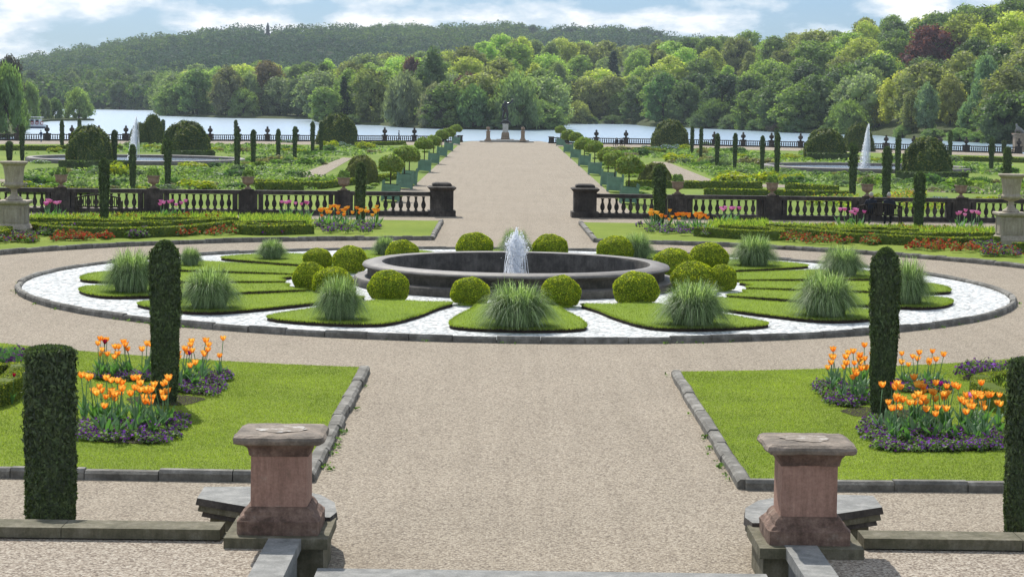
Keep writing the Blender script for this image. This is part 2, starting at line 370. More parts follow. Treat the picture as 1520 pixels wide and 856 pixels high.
# white pebble ring and its kerb
R1 = 13.05
g = MB(); g.add([(x, y, .05) for x, y in arc(R1, 0, 355, 71)], [tuple(range(72))], 'white_gravel'); struct(g, 'white_gravel_bed')
def kerb(name, pts, closed, w=.17, h=.12, rng=rs(3), L0=1.0, mat='kerb_stone', z=0):
    """a row of worn kerb stones along a polyline"""
    g = MB(); pts = [np.array(p[:2], float) for p in pts]
    if closed: pts.append(pts[0])
    for a, b in zip(pts[:-1], pts[1:]):
        L_ = np.linalg.norm(b - a); k = max(1, round(L_ / L0)); d = (b - a) / L_; nn = np.array([-d[1], d[0]])
        for i in range(k):
            p = a + (b - a) * i / k + nn * rng.normal(0, .008); q = a + (b - a) * (i + 1) / k + nn * rng.normal(0, .008); p = p + d * .006; q = q - d * .006
            ww = w / 2 * rng.uniform(.92, 1.08); hh = h * rng.uniform(.88, 1.12); pr = [(-1, -.05), (-1, hh * .7), (-.6, hh), (.6, hh), (1, hh * .7), (1, -.05)]
            V = [(*(e + nn * ww * u), z + v) for e in (p, q) for u, v in pr]
            g.add(V, [(j, j + 1, 7 + j, 6 + j) for j in range(5)] + [(5, 4, 3, 2, 1, 0), (6, 7, 8, 9, 10, 11)], mat)
    return struct(g, name)
kerb('ring_kerb', arc(13.13, 0, 356, 89), True, .15, .14, L0=1.4)
# lawns
RL = 18.25
aN = math.degrees(math.asin(2.95 / RL)); aF = aN
nearL = [(-2.95, 26.72)] + arc(RL, -90 - aN, -130, 14) + [(-11.8, 26.85)]
nearR = [(2.95, 26.72)] + arc(RL, -90 + aN, -50, 14) + [(11.8, 26.85)]
farL = [(-2.95, 84)] + arc(RL, 90 + aN, 165, 30) + [(-30, 60), (-30, 84)]
farR = [(2.85, 84.3)] + arc(RL, 90 - aN, 15, 30) + [(30, 60), (30, 84.3)]
farL = [p for p in farL]; 
for nm, P in (('lawn', nearL), ('lawn', nearR), ('lawn', farL), ('lawn', farR)):
    g = MB(); g.prism(P, -.02, .09, 'lawn', 'soil'); struct(g, nm)
kerb('lawn_kerb', [(-14.5, 26.82), (-2.86, 26.62)] + [(-2.86, 37.6)], False, .2, .13)
kerb('lawn_kerb', [(14.5, 26.82), (2.86, 26.52), (2.86, 37.6)], False, .2, .13)
kerb('lawn_kerb', [(-2.92, 84)] + arc(RL - .08, 90 + aN, 165, 60), False, .18, .15)
kerb('lawn_kerb', [(2.80, 84.3)] + arc(RL - .08, 90 - aN, 15, 60), False, .18, .15)
# blades of grass over the near lawns and along their edges: uncountable
rng = rs(11)
def blades(name, P, n, h, zs, mat='grass_blade', w=.006, label='short mown grass of the lawn', lean=.5):
    Q = scatter(P, n, rng) if not isinstance(P, np.ndarray) else P
    n = len(Q); a = rng.uniform(0, 2 * pi, n); l = h * rng.uniform(.5, 1.3, n); wv = np.stack([np.cos(a), np.sin(a), np.zeros(n)], 1) * w
    B = np.column_stack([Q, np.full(n, zs)]); T = B + np.column_stack([rng.normal(0, lean, n) * l, rng.normal(0, lean, n) * l, l])
    V = np.stack([B - wv, B + wv, T], 1).reshape(-1, 3)
    g = MB(); g.add(V, [np.arange(3 * n).reshape(n, 3)], mat); return tag(g.obj(name), label, 'grass', kind='stuff')
blades('lawn_grass', nearL, 210000, .022, .088, label='short mown grass on the left front lawn')
blades('lawn_grass', nearR, 210000, .022, .088, label='short mown grass on the right front lawn')
# turf petals of the ring
turf_edges = []
side_names = {}
for k in range(16):
    a = -90 + 22.5 * k; h = 8.4
    P = [(11.55, -h * .78), (11.75, -h * .3), (11.75, h * .3), (11.55, h * .78), (11.0, h * .97), (9.2, h * 1.04), (7.6, h * .96), (6.3, h * 1.05), (6.15, h * .8), (6.45, 0), (6.15, -h * .8), (6.3, -h * 1.05), (7.6, -h * .96), (9.2, -h * 1.04), (11.0, -h * .97)]
    Q = smooth_closed([(r * cos(radians(a + t)), CY + r * sin(radians(a + t))) for r, t in P], 2)
    g = MB(); g.prism(Q, .04, .14, 'turf', 'soil', .008); o = struct(g, 'turf_bed')
    E = []
    for i in range(len(Q)):
        p, q = Q[i], Q[(i + 1) % len(Q)]; m_ = max(2, int(np.linalg.norm(q - p) / .0035)); t = rng.uniform(0, 1, m_)[:, None]; E.append(p + (q - p) * t)
    E = np.concatenate(E); c = Q.mean(0); E = c + (E - c) * (1.004 - np.abs(rng.normal(0, .02, len(E))))[:, None]; turf_edges.append(E)
    turf_edges.append(scatter(Q, 9000, rng))
E = np.concatenate(turf_edges)
blades('turf_grass', E, 0, .05, .118, w=.008, label='clipped grass on the raised turf beds of the ring', lean=.55)

# ================================================================== FOUNTAIN
ft = empty('round_fountain', (0, CY, 0)); tag(ft, 'large round dark stone fountain basin with a low foaming jet in the middle', 'fountain')
g = MB(); pr = [(4.38, -.02), (4.40, .22), (4.34, .27), (3.9, .275), (3.9, -.02)]; S = 128; V = [(r * cos(2 * pi * i / S), r * sin(2 * pi * i / S), z) for r, z in pr for i in range(S)]
g.add(V, [(j * S + i, j * S + (i + 1) % S, (j + 1) * S + (i + 1) % S, (j + 1) * S + i) for j in range(2) for i in range(S)], 'stone_basin', True); g.add(V, [(j * S + i, j * S + (i + 1) % S, (j + 1) * S + (i + 1) % S, (j + 1) * S + i) for j in (2, 3) for i in range(S)], 'stone_rim'); g.obj('step', ft)
g = MB(); pr = [(4.02, .2), (4.02, .47), (4.06, .50), (4.13, .52), (4.16, .57), (4.13, .62), (4.05, .635), (3.98, .665), (3.72, .67), (3.63, .655), (3.60, .6), (3.60, -.1)]
n = len(pr); S = 144; V = [(r * cos(2 * pi * i / S), r * sin(2 * pi * i / S), z) for r, z in pr for i in range(S)]
g.add(V, [(j * S + i, j * S + (i + 1) % S, (j + 1) * S + (i + 1) % S, (j + 1) * S + i) for j in range(0, 4) for i in range(S)], 'stone_basin', True)
g.add(V, [(j * S + i, j * S + (i + 1) % S, (j + 1) * S + (i + 1) % S, (j + 1) * S + i) for j in range(4, 9) for i in range(S)], 'stone_rim', True)
g.add(V, [(j * S + i, j * S + (i + 1) % S, (j + 1) * S + (i + 1) % S, (j + 1) * S + i) for j in range(9, 11) for i in range(S)], 'stone_basin', True)
g.obj('basin_wall', ft)
g = MB(); g.lathe([(3.63, -.05), (3.63, .06)], 'basin_water', 96, smooth=False); g.obj('water', ft)
g = MB(); g.tube([(1.5, .9, .26), (3.62, -.1, .30)], .02, 'boat_white'); g.obj('pipe', ft)
def foamjet(h, r, rng, droplets=500, strands=90, dr=.012, mat='foam', core=.35, fall=1.):
    """thick broken column of water: core strands that rise and fall back"""
    g = MB()
    for k in range(strands):
        a = rng.uniform(0, 2 * pi); out_ = r * rng.uniform(.05, 1) ; top = h * rng.uniform(.55, 1) * (1 - .35 * out_ / r)
        pts = []; ra = []
        for i in range(9):
            t = i / 8; z = top * (1 - (1 - 1.75 * t) ** 2) if t > .0 else 0; z = max(z, 0.) if i < 8 else 0.01
            rr = out_ * (t ** 1.2) * fall; j = .05 * h
            pts.append((rr * cos(a) + rng.normal(0, .02) * h * t, rr * sin(a) + rng.normal(0, .02) * h * t, max(0, z + rng.normal(0, .012) * h))); ra.append(rng.uniform(.5, 1.3) * dr * (2.2 - t))
        g.tube(pts, ra, mat, 5)
    # crown of foam lumps
    for k in range(int(strands * 2.2)):
        t = rng.uniform(0, 1); z = h * (1 - .9 * t ** 1.5) ; rr = r * (.25 + .75 * t) * rng.uniform(0, 1) ** .6 * core * 2; a = rng.uniform(0, 2 * pi)
        c = np.array((rr * cos(a), rr * sin(a), z)); s_ = dr * rng.uniform(1.5, 4.2); V = []
        for i in range(4):
            for j in range(6):
                th = pi * (i + .5) / 4; ph = pi * 2 * j / 6; q = s_ * rng.uniform(.6, 1.3); V.append(c + (q * sin(th) * cos(ph), q * sin(th) * sin(ph), q * cos(th) * 1.3))
        g.add(V, [(i * 6 + j, (i + 1) * 6 + j, (i + 1) * 6 + (j + 1) % 6, i * 6 + (j + 1) % 6) for i in range(3) for j in range(6)] + [(0, 1, 2, 3, 4, 5), (23, 22, 21, 20, 19, 18)], mat, True)
    n = droplets; a = rng.uniform(0, 2 * pi, n); t = rng.uniform(0, 1, n); rr = r * 1.5 * t * rng.uniform(.3, 1, n); z = h * (1 - t ** 1.4) * rng.uniform(.1, 1.05, n)
    P = np.column_stack([rr * np.cos(a), rr * np.sin(a), z]); g.leaves(P, rng.normal(size=(n, 3)), dr * 1.1, mat, rng, 1.6)
    return g
def froth(h, rng):
    g = MB(); RZ = lambda t: np.interp(t, [0, .12, .4, .72, .9, 1], [.34, .17, .15, .25, .23, .13])
    def lump(c, s_):
        V = []
        for i in range(3):
            for j in range(5):
                th = pi * (i + .5) / 3; ph = 2 * pi * j / 5; q = s_ * rng.uniform(.5, 1.4); V.append(c + np.array((q * sin(th) * cos(ph), q * sin(th) * sin(ph), q * cos(th) * 1.5)))
        g.add(V, [(i * 5 + j, (i + 1) * 5 + j, (i + 1) * 5 + (j + 1) % 5, i * 5 + (j + 1) % 5) for i in range(2) for j in range(5)] + [(0, 1, 2, 3, 4), (14, 13, 12, 11, 10)], 'spray')
    for k in range(1100):
        t = rng.uniform(0, 1) ** .6; a = rng.uniform(0, 2 * pi); r = RZ(t) * rng.uniform(0, 1) ** .6 * (1 + .35 * sin(3 * a + 11 * t) + .2 * sin(7 * a - 17 * t)); z = h * t * (1 - .10 * sin(2 * a + 1) * t + .05 * sin(5 * a))
        lump(np.array((r * cos(a), r * sin(a), z)), rng.uniform(.006, .024) * (1.2 if r < RZ(t) * .6 else .8))
    n = 5200; t = rng.uniform(0, 1, n) ** .8; a = rng.uniform(0, 2 * pi, n); r = RZ(t) * (.7 + np.abs(rng.normal(0, .38, n))); g.leaves(np.column_stack([r * np.cos(a), r * np.sin(a), h * t * rng.uniform(.9, 1.04, n)]), rng.normal(size=(n, 3)), .014, 'spray', rng, 1.6)
    for k in range(26):                     # falling threads
        a = rng.uniform(0, 2 * pi); r1 = rng.uniform(.2, .42); t0 = rng.uniform(.5, .9); pts = [((.18 + (r1 - .18) * u) * cos(a) + rng.normal(0, .01), (.18 + (r1 - .18) * u) * sin(a) + rng.normal(0, .01), h * t0 * (1 - u * u)) for u in [i / 7 for i in range(8)]]
        g.tube(pts, [rng.uniform(.004, .012) for _ in pts], 'spray', 4)
    return g
froth(1.36, rs(5)).obj('jet', ft, (0, 0, .06))

# lower garden pools with tall jets
for sx, jx in ((-1, -5 * 0), (1, 0)):
    jp = at(203, 240, -2) if sx < 0 else at(1288, 252, -2)
    p = empty('garden_pool', (jp[0], jp[1], -2)); tag(p, 'round pool with pale rim and a tall white jet, %s side of the lower garden' % ('left' if sx < 0 else 'right'), 'fountain', 'pools of the lower garden')
    g = MB(); S = 72; pr = [(11.6, .0), (11.6, .38), (11.4, .45), (10.9, .45), (10.8, .38), (10.8, -.1)]
    V = [(r * cos(2 * pi * i / S), r * sin(2 * pi * i / S), z) for r, z in pr for i in range(S)]
    g.add(V, [(j * S + i, j * S + (i + 1) % S, (j + 1) * S + (i + 1) % S, (j + 1) * S + i) for j in range(5) for i in range(S)], 'stone_rim', True); g.obj('rim', p)
    g = MB(); g.lathe([(10.85, 0), (10.85, .15)], 'pool_water', 72, smooth=False); g.obj('water', p)
    h = 4.7 if sx < 0 else 4.9; r_ = rs(20 + sx); g = MB()
    for k in range(30):            # many thin strands leaning down wind
        a = r_.uniform(0, 2 * pi); o_ = r_.uniform(.02, .6) ** 1.5; top = h * r_.uniform(.45, 1); lean = -.55 * r_.uniform(0, 1)
        pts = [(.10 * cos(a) * t + o_ * (t ** 2) * cos(a) + lean * t * t * 1.2, .1 * sin(a) * t + o_ * (t ** 2) * sin(a), max(0, top * (1 - (1 - 1.8 * t) ** 2)) if t < 1 else 0) for t in [i / 9 for i in range(10)]]
        g.tube(pts, [.017 * (1.3 - .7 * i / 9) for i in range(10)], 'spray', 4)
    n = 4600; t = r_.uniform(0, 1, n); z = h * (1 - t ** 1.3) * r_.uniform(.75, 1.02, n); rr = .06 + .55 * t * r_.uniform(0, 1, n) ** 1.5; a = r_.uniform(0, 2 * pi, n)
    g.leaves(np.column_stack([rr * np.cos(a) - .55 * t, rr * np.sin(a), z]), r_.normal(size=(n, 3)), .045, 'spray', r_, 1.8); g.obj('jet', p, (0, 0, .12))

# ================================================================== STONEWORK NEAR
def cx(x, sgn): return x * sgn
def pedestal(loc, label, seed):
    e = empty('stone_pedestal', loc); tag(e, label, 'pedestal', 'red sandstone pedestals at the head of the steps')
    def moulded(prof, mat, name, seg=1, nz=.006):
        g = MB(); r_ = rs(seed); K = 8; V = []
        for r, z in prof:                       # square ring with K points a side, slightly worn
            ring = []
            for s_ in range(4):
                for i in range(K):
                    t = -1 + 2 * i / K; q = [(t, -1), (1, t), (-t, 1), (-1, -t)][s_]
                    cr = .965 if (i == 0) else 1.0
                    ring.append((r * q[0] * cr + r_.normal(0, nz), r * q[1] * cr + r_.normal(0, nz), z + r_.normal(0, nz * .6)))
            V += ring
        S = 4 * K; n = len(prof)
        g.add(V, [(j * S + i, j * S + (i + 1) % S, (j + 1) * S + (i + 1) % S, (j + 1) * S + i) for j in range(n - 1) for i in range(S)] + [tuple(range(S - 1, -1, -1)), tuple((n - 1) * S + i for i in range(S))], mat); return g.obj(name, e)
    moulded([(.435, 0), (.435, .14), (.425, .15)], 'stone_red_dark', 'plinth', nz=.003)
    moulded([(.42, .15), (.395, .18), (.37, .20), (.36, .235), (.335, .26), (.315, .28)], 'stone_red_dark', 'base_moulding', nz=.003)
    moulded([(.303, .28), (.300, .80), (.303, .82)], 'stone_red', 'shaft', nz=.0015)
    moulded([(.318, .82), (.325, .85), (.34, .90), (.375, .94), (.385, .955)], 'stone_red_dark', 'neck_moulding', nz=.006)
    c = moulded([(.44, .955), (.47, .97), (.478, 1.0), (.465, 1.03), (.42, 1.05), (.2, 1.058)], 'stone_cap', 'cap', nz=.005)
    g = MB(); r_ = rs(seed + 9); q = []
    for i in range(26):
        a = 2 * pi * i / 26; r = r_.uniform(.5, 1.); q.append((.30 * (.5 + .5 * r) * cos(a), .27 * (.5 + .5 * r) * sin(a)))
    g.add([(x, y, 1.063) for x, y in q] + [(0, 0, 1.066)], [(i, (i + 1) % 26, 26) for i in range(26)], 'white_mark'); g.obj('lime_patch', c)
    return e
pedestal((-2.66, 21.66, .44), 'red sandstone pedestal left of the steps with a white patch on its cap', 1)
pedestal((2.90, 21.5, .44), 'red sandstone pedestal right of the steps with a dark weathered cap', 2)
for sgn, xc in ((-1, -2.66), (1, 2.90)):
    W_ = 'left' if sgn < 0 else 'right'
    w = empty('terrace_wall', (0, 0, 0)); tag(w, 'low stone terrace wall with mossy coping on the %s of the steps' % W_, 'wall')
    yb = 21.66 if sgn < 0 else 21.5
    g = MB(); r_ = rs(4)
    x = xc + sgn * .62
    while abs(x) < 13:                              # coping stones along the terrace edge
        l = r_.uniform(1.1, 1.7); g.box((x + sgn * l / 2, 21.62, .40), (l - .008, .42, .11), 'stone_moss'); x += sgn * l
    g.obj('coping', w)
    g = MB(); g.box((xc + sgn * 6.4, 21.68, -.05), (12.5, .30, .79), 'stone_moss'); g.obj('wall_face', w)
    g = MB(); g.box((xc, yb, .385), (1.08, 1.16, .11), 'stone_moss'); g.obj('slab', w)
    g = MB(); g.box((xc - sgn * .10, yb, -.1), (.78, 1.0, .86), 'stone_moss'); g.obj('pier', w)
    for q in (-.3, 0, .3): pass
    # cheek coping running back towards the upper terrace
    g = MB(); xa = xc - sgn * .10
    g.box((xa, 19.9, .39), (.34, 2.3, .12), 'stone_grey'); g.obj('cheek_coping', w)
    g = MB(); g.box((xa, 19.9, -.1), (.26, 2.28, .86), 'stone_grey'); g.obj('cheek_wall', w)
    # curved moulded block beyond the pedestal
    b = empty('curved_coping', (0, 0, 0)); tag(b, 'weathered curved stone block behind the %s pedestal' % W_, 'stone block')
    xo = xc + sgn * 1.12; ya = 22.75
    P = [(xo, ya + .25), (xo + sgn * .02, ya + .95), (xo - sgn * .5, ya + 1.0), (xc + sgn * .1, ya + .9), (xc - sgn * .28, ya + .55), (xc - sgn * .48, ya + .1), (xc - sgn * .55, ya - .45), (xc - sgn * .5, ya - .75), (xc + sgn * .1, ya - .75), (xc + sgn * .3, ya - .35)]
    P = np.array(P); c = P.mean(0)
    for nm, s0, z0, z1, mt in (('top_slab', 1, .40, .48, 'stone_grey'), ('moulding', .975, .33, .398, 'stone_moss'), ('cavetto', .93, .27, .328, 'stone_dark'), ('base_block', .84, -.05, .268, 'stone_moss')):
        Q = c + (P - c) * s0
        g = MB(); g.prism(Q, z0, z1, mt, None if nm != 'top_slab' else 'stone_dark', .02); g.obj(nm, b)

# ================================================================== BALUSTRADE between the terraces
bal = MB()
bal.lathe([(.075, 0), (.085, .03), (.05, .05), (.045, .08), (.085, .16), (.105, .24), (.095, .32), (.055, .42), (.045, .50), (.06, .52), (.045, .54), (.07, .60), (.085, .62)], 'stone_dark', 14)
bal_me = bal.mesh('baluster')
def pier_mesh(w, h, d=.5, rec=True):
    g = MB(); g.box((0, 0, h / 2), (w, d, h), 'stone_dark')
    if rec:
        for s_ in (-1, 1):
            g.box((0, -d / 2 - .01, .22 + .35 + s_ * .29), (w * .68, .03, .05), 'stone_dark')
            g.box((s_ * w * .32, -d / 2 - .01, .57), (.05, .03, .53), 'stone_dark')
    return g
URNPX = {-1: [91, 228, 368, 510], 1: [1005, 1145, 1286, 1425]}
urn_sites = []
for sgn in (-1, 1):
    A = np.array(at(655, 321) if sgn < 0 else at(868, 323)); B = np.array(at(-20, 314.8) if sgn < 0 else at(1545, 331.5)); A[1] += .25; B[1] += .25
    d = B - A; Lg = np.linalg.norm(d); d /= Lg; ang = atan2(d[1], d[0]) if sgn > 0 else atan2(-d[1], -d[0])
    W_ = 'left' if sgn < 0 else 'right'
    e = empty('stone_balustrade', tuple(A), 0); tag(e, 'dark weathered stone balustrade with urn piers on the %s of the gap' % W_, 'balustrade')
    def along(s_, z=0, off=0): return tuple(d * s_ + np.array([-d[1], d[0], 0]) * off * sgn + np.array([0, 0, z]))
    def bar(name, s0, s1, z0, z1, w, mat='stone_dark'):
        g = MB(); c = along((s0 + s1) / 2, (z0 + z1) / 2); g.box(c, (s1 - s0, w, z1 - z0), mat, ang); return g.obj(name, e)
    # end pier
    g = MB(); g.box((0, 0, .12), (1.18, 1.1, .26), 'stone_dark', ang); g.obj('pier_base', e)
    g = MB(); g.box((0, 0, .68), (.98, .9, .86), 'stone_dark', ang); g.obj('end_pier', e)
    g = MB(); g.lathe([(.50, 0), (.56, .06), (.60, .1), (.60, .15), (.50, .19)], 'stone_dark', 4, (0, 0, 1.11), False, True, pi / 4 + ang)
    g.lathe([(.40, .19), (.42, .25), (.38, .31), (.26, .35), (.0, .36)], 'stone_dark', 4, (0, 0, 1.11), False, True, pi / 4 + ang); g.obj('pier_cap', e)
    bar('plinth', .5, Lg, 0, .20, .5)
    bar('rail', .5, Lg, .86, 1.0, .48); bar('rail_edge', .5, Lg, 1.002, 1.03, .42)
    ss = []
    for px in URNPX[sgn]:
        # distance along the run at which the pier stands
        best = min((abs((lambda p: p)(0)), 0) for _ in [0])
        lo, hi = 0, Lg
        tgt = px
        def pxof(s_):
            p = A + d * s_ - CAM; return PW / 2 + F * (p @ CR) / (p @ fw)
        for _ in range(40):
            mid = (lo + hi) / 2
            if (pxof(mid) - tgt) * sgn < 0: lo = mid
            else: hi = mid
        ss.append(lo)
    ss.sort()
    for s_ in ss:
        o = pier_mesh(.80, .656, .52); po = o.obj('pier', e, along(s_, .202)); po.rotation_euler = (0, 0, ang)
        for q in (-.55, .55):
            g = MB(); g.box((0, 0, .33), (.2, .40, .656), 'stone_dark'); hp = g.obj('half_pier', e, along(s_ + q, .202)); hp.rotation_euler = (0, 0, ang)
        urn_sites.append((A + np.array(along(s_, 1.03)), sgn))
    stops = [.62] + ss + [Lg]
    ends = [.55] + [0] * 0
    for i in range(len(stops) - 1):
        a_ = stops[i] + (.66 if i else 0); b_ = stops[i + 1] - (.66 if i < len(stops) - 2 else 0)
        n = max(1, int(round((b_ - a_) / .315))) if b_ > a_ else 0
        for k in range(n): link('baluster', bal_me, e, along(a_ + (k + .5) * (b_ - a_) / n, .21))
# planted urns on the balustrade
def urnlathe(k=1.):
    g = MB(); g.sqpile([(.17, 0), (.17, .06)], 'stone_warm'); g.lathe([(.14, .06), (.15, .09), (.07, .14), (.06, .19), (.09, .22), (.2, .27), (.24, .33), (.25, .42), (.245, .50), (.29, .54), (.30, .58), (.27, .59), (.24, .56)], 'stone_warm', 20)
    return g
urn_me = urnlathe().mesh('planted_urn')
for i, (p, sgn) in enumerate(urn_sites):
    o = link('stone_urn', urn_me, None, tuple(p)); k = i % 4
    W_ = 'left' if sgn < 0 else 'right'
    tag(o, 'stone urn with a planted top, %s pier from the gap on the %s balustrade' % (ordn(k), W_), 'urn', 'planted urns on the balustrade')
    r_ = rs(i + 40); g = MB(); n = 260; th = r_.uniform(0, 2 * pi, n); hh = r_.uniform(0, 1, n)
    P_ = np.column_stack([.27 * np.cos(th) * (1 - .4 * hh), .27 * np.sin(th) * (1 - .4 * hh), .57 + .3 * hh])
    g.leaves(P_, np.column_stack([np.cos(th), np.sin(th), hh]), .055, 'perennial', r_, 3., .5, .8)
    g.lathe([(.24, .56), (.2, .62), (0, .66)], 'perennial', 8)
    pl = g.obj('urn_plant', None, tuple(p)); tag(pl, 'bushy green planting in the %s urn from the gap, %s balustrade' % (ordn(k), W_), 'plant', 'plants in the balustrade urns')
# two large vases on panelled pedestals
for sgn, px, by in ((-1, 17, 352), (1, 1503, 369)):
    W_ = 'left' if sgn < 0 else 'right'
    b = at(px, by, 0); b[1] += .45
    e = empty('vase_pedestal', tuple(b)); tag(e, 'pale panelled stone pedestal under the large vase at the %s edge' % W_, 'pedestal', 'pedestals of the large vases')
    g = MB(); g.sqpile([(.56, 0), (.56, .30), (.52, .34), (.45, .44)], 'stone_pale'); g.obj('plinth', e)
    g = MB(); g.sqpile([(.43, .44), (.43, 1.12)], 'stone_pale')
    for s_ in (-1, 1):
        g.box((0, -.435, .78 + s_ * .25), (.62, .03, .03), 'stone_pale'); g.box((s_ * .30, -.435, .78), (.03, .03, .5), 'stone_pale')
        g.box((-.435 * sgn, 0, .78 + s_ * .25), (.03, .62, .03), 'stone_pale'); g.box((-.435 * sgn, s_ * .3, .78), (.03, .03, .5), 'stone_pale')
    g.obj('shaft', e)
    g = MB(); g.sqpile([(.45, 1.12), (.52, 1.17), (.54, 1.20), (.54, 1.26), (.5, 1.28)], 'stone_pale'); g.obj('cap', e)
    u = empty('stone_vase', (b[0], b[1], 1.28)); tag(u, 'tall pale campana stone vase on the panelled pedestal at the %s edge' % W_, 'vase', 'large stone vases')
    g = MB(); g.lathe([(.30, 0), (.30, .05), (.27, .08), (.15, .16), (.11, .26), (.10, .36), (.13, .40)], 'stone_pale', 32); g.obj('foot', u)
    g = MB(); S = 48; pr = [(.14, .40), (.28, .45), (.36, .52), (.37, .58), (.31, .62), (.30, .66), (.32, .85), (.35, 1.10), (.39, 1.22)]
    r_ = rs(3); V = []
    for j, (r, z) in enumerate(pr):
        for i in range(S):
            f_ = 1 + (.035 * cos(i * 2 * pi / S * 12) if z < .6 else .03 * r_.normal() if z < 1.15 else 0); a = 2 * pi * i / S; V.append((r * f_ * cos(a), r * f_ * sin(a), z))
    g.add(V, [(j * S + i, j * S + (i + 1) % S, (j + 1) * S + (i + 1) % S, (j + 1) * S + i) for j in range(len(pr) - 1) for i in range(S)], 'stone_pale', True); g.obj('bowl', u)
    g = MB(); g.lathe([(.39, 1.22), (.47, 1.29), (.49, 1.33), (.48, 1.36), (.42, 1.37), (.35, 1.30), (0, 1.22)], 'stone_pale', 32); g.obj('rim', u)
    for s_ in (-1, 1):
        g = MB(); g.tube([(s_ * .34, 0, .48), (s_ * .44, 0, .50), (s_ * .46, 0, .58), (s_ * .38, 0, .62)], .03, 'stone_pale'); g.obj('handle', u)

# ================================================================== BENCHES
def bench(loc, rz, label):
    e = empty('park_bench', loc, rz); tag(e, label, 'bench', 'benches facing the balustrade')
    W2 = .9
    g = MB()
    for k in range(4): g.box((0, .08 + .13 * k, .43), (1.72, .11, .03), 'bench_wood')
    g.obj('seat', e)
    g = MB(); n = 22
    for k in range(n):
        x = -W2 + .07 + (2 * W2 - .14) * k / (n - 1); h = .80 + .12 * cos(x / W2 * pi / 2); g.box((x, -.02, (.46 + h) / 2), (.035, .025, h - .46), 'bench_wood')
    pts = [(-W2 + 2 * W2 * i / 16, -.02, .80 + .13 * cos((-W2 + 2 * W2 * i / 16) / W2 * pi / 2)) for i in range(17)]
    g.tube(pts, .035, 'bench_wood', 6); g.box((0, -.02, .45), (1.7, .05, .06), 'bench_wood'); g.obj('backrest', e)
    for sx in (-1, 1):
        g = MB(); g.box((sx * W2, .26, .66), (.06, .58, .04), 'bench_wood'); g.obj('armrest', e)
        for y, h in ((-.02, .84), (.5, .66)):
            g = MB(); g.box((sx * W2, y, h / 2), (.065, .065, h), 'bench_wood'); g.obj('leg', e)
    return e
bL = at(145, 323, 0); bR = at(1306, 335, 0)
bench((bL[0], bL[1] + .1, 0), .03, 'empty dark slatted bench with curved back, behind the left yew column')
bench((bR[0], bR[1] + .1, 0), -.03, 'dark slatted bench with curved back where two people sit')

# ================================================================== PEOPLE
def figure(name, loc, rz, joints, edges, rad, mats, root=0):
    me = bpy.data.meshes.new(name); me.from_pydata(joints, edges, []); o = bpy.data.objects.new(name, me); COL.objects.link(o)
    o.location = loc; o.rotation_euler = (0, 0, rz); sk = o.modifiers.new('Skin', 'SKIN'); sk.use_smooth_shade = True
    for i, v in enumerate(me.skin_vertices[0].data): v.radius = rad[i] if isinstance(rad[i], tuple) else (rad[i], rad[i]); v.use_root = (i == root)
    su = o.modifiers.new('Sub', 'SUBSURF'); su.levels = 2; su.render_levels = 2
    for m in mats: me.materials.append(MT[m])
    return o
def head(parent, c, hair, cap=False, f=1):
    g = MB(); S = 12; V = []
    def ball(c, r, mat, z0=0, z1=pi):
        V = []; R_ = 8
        for i in range(R_ + 1):
            th = z0 + (z1 - z0) * i / R_
            for j in range(S): V.append((c[0] + r[0] * sin(th) * cos(2 * pi * j / S), c[1] + r[1] * sin(th) * sin(2 * pi * j / S), c[2] + r[2] * cos(th)))
        g.add(V, [(i * S + j, (i + 1) * S + j, (i + 1) * S + (j + 1) % S, i * S + (j + 1) % S) for i in range(R_) for j in range(S)], mat, True)
    ball(c, (.078, .098, .118), 'skin'); ball((c[0], c[1] + .1, c[2] - .01), (.014, .025, .02), 'skin')
    for s_ in (-1, 1): ball((c[0] + s_ * .08, c[1], c[2] - .01), (.015, .025, .035), 'skin'); ball((c[0] + s_ * .03, c[1] + .088, c[2] + .015), (.012, .012, .008), 'cloth_black')
    g.obj('head', parent)
    g = MB(); ball((c[0], c[1] - .015, c[2] + .015), (.088, .102, .122), hair, 0, pi * .62); g.obj('hair', parent)
def seated(loc, rz, label, top, hair, lean):
    J = [(0, .12, .50), (0, .08, .72), (lean * .3, .06, .92), (lean * .4, .06, 1.08), (lean * .5, .09, 1.17),
         (.19 + lean * .4, .06, 1.02), (.25, .10, .76), (.16, .34, .68), (.12, .42, .66),
         (-.19 + lean * .4, .06, 1.02), (-.25, .10, .76), (-.16, .34, .68), (-.12, .42, .66),
         (.10, .16, .50), (.12, .56, .52), (.12, .60, .10), (.12, .72, .05),
         (-.10, .16, .50), (-.12, .56, .52), (-.12, .60, .10), (-.12, .72, .05)]
    E_ = [(0, 1), (1, 2), (2, 3), (3, 4), (2, 5), (5, 6), (6, 7), (7, 8), (2, 9), (9, 10), (10, 11), (11, 12), (0, 13), (13, 14), (14, 15), (15, 16), (0, 17), (17, 18), (18, 19), (19, 20)]
    R_ = [(.17, .13), (.17, .13), (.19, .13), (.07, .07), .055, .075, .055, .045, .04, .075, .055, .045, .04, .10, .075, .055, .045, .10, .075, .055, .045]
    o = figure('person', loc, rz, J, E_, R_, [top]); tag(o, label, 'person', 'couple sitting on the bench')
    head(o, (lean * .5, .10, 1.27), hair); return o
seated((bR[0] - .38, bR[1] + .1, 0), .1, 'person with short grey hair and a dark jacket, left on the bench', 'cloth_navy', 'hair_grey', .05)
seated((bR[0] + .42, bR[1] + .1, 0), -.05, 'person with fluffy white hair leaning, right on the bench', 'cloth_navy', 'hair_grey', -.08)
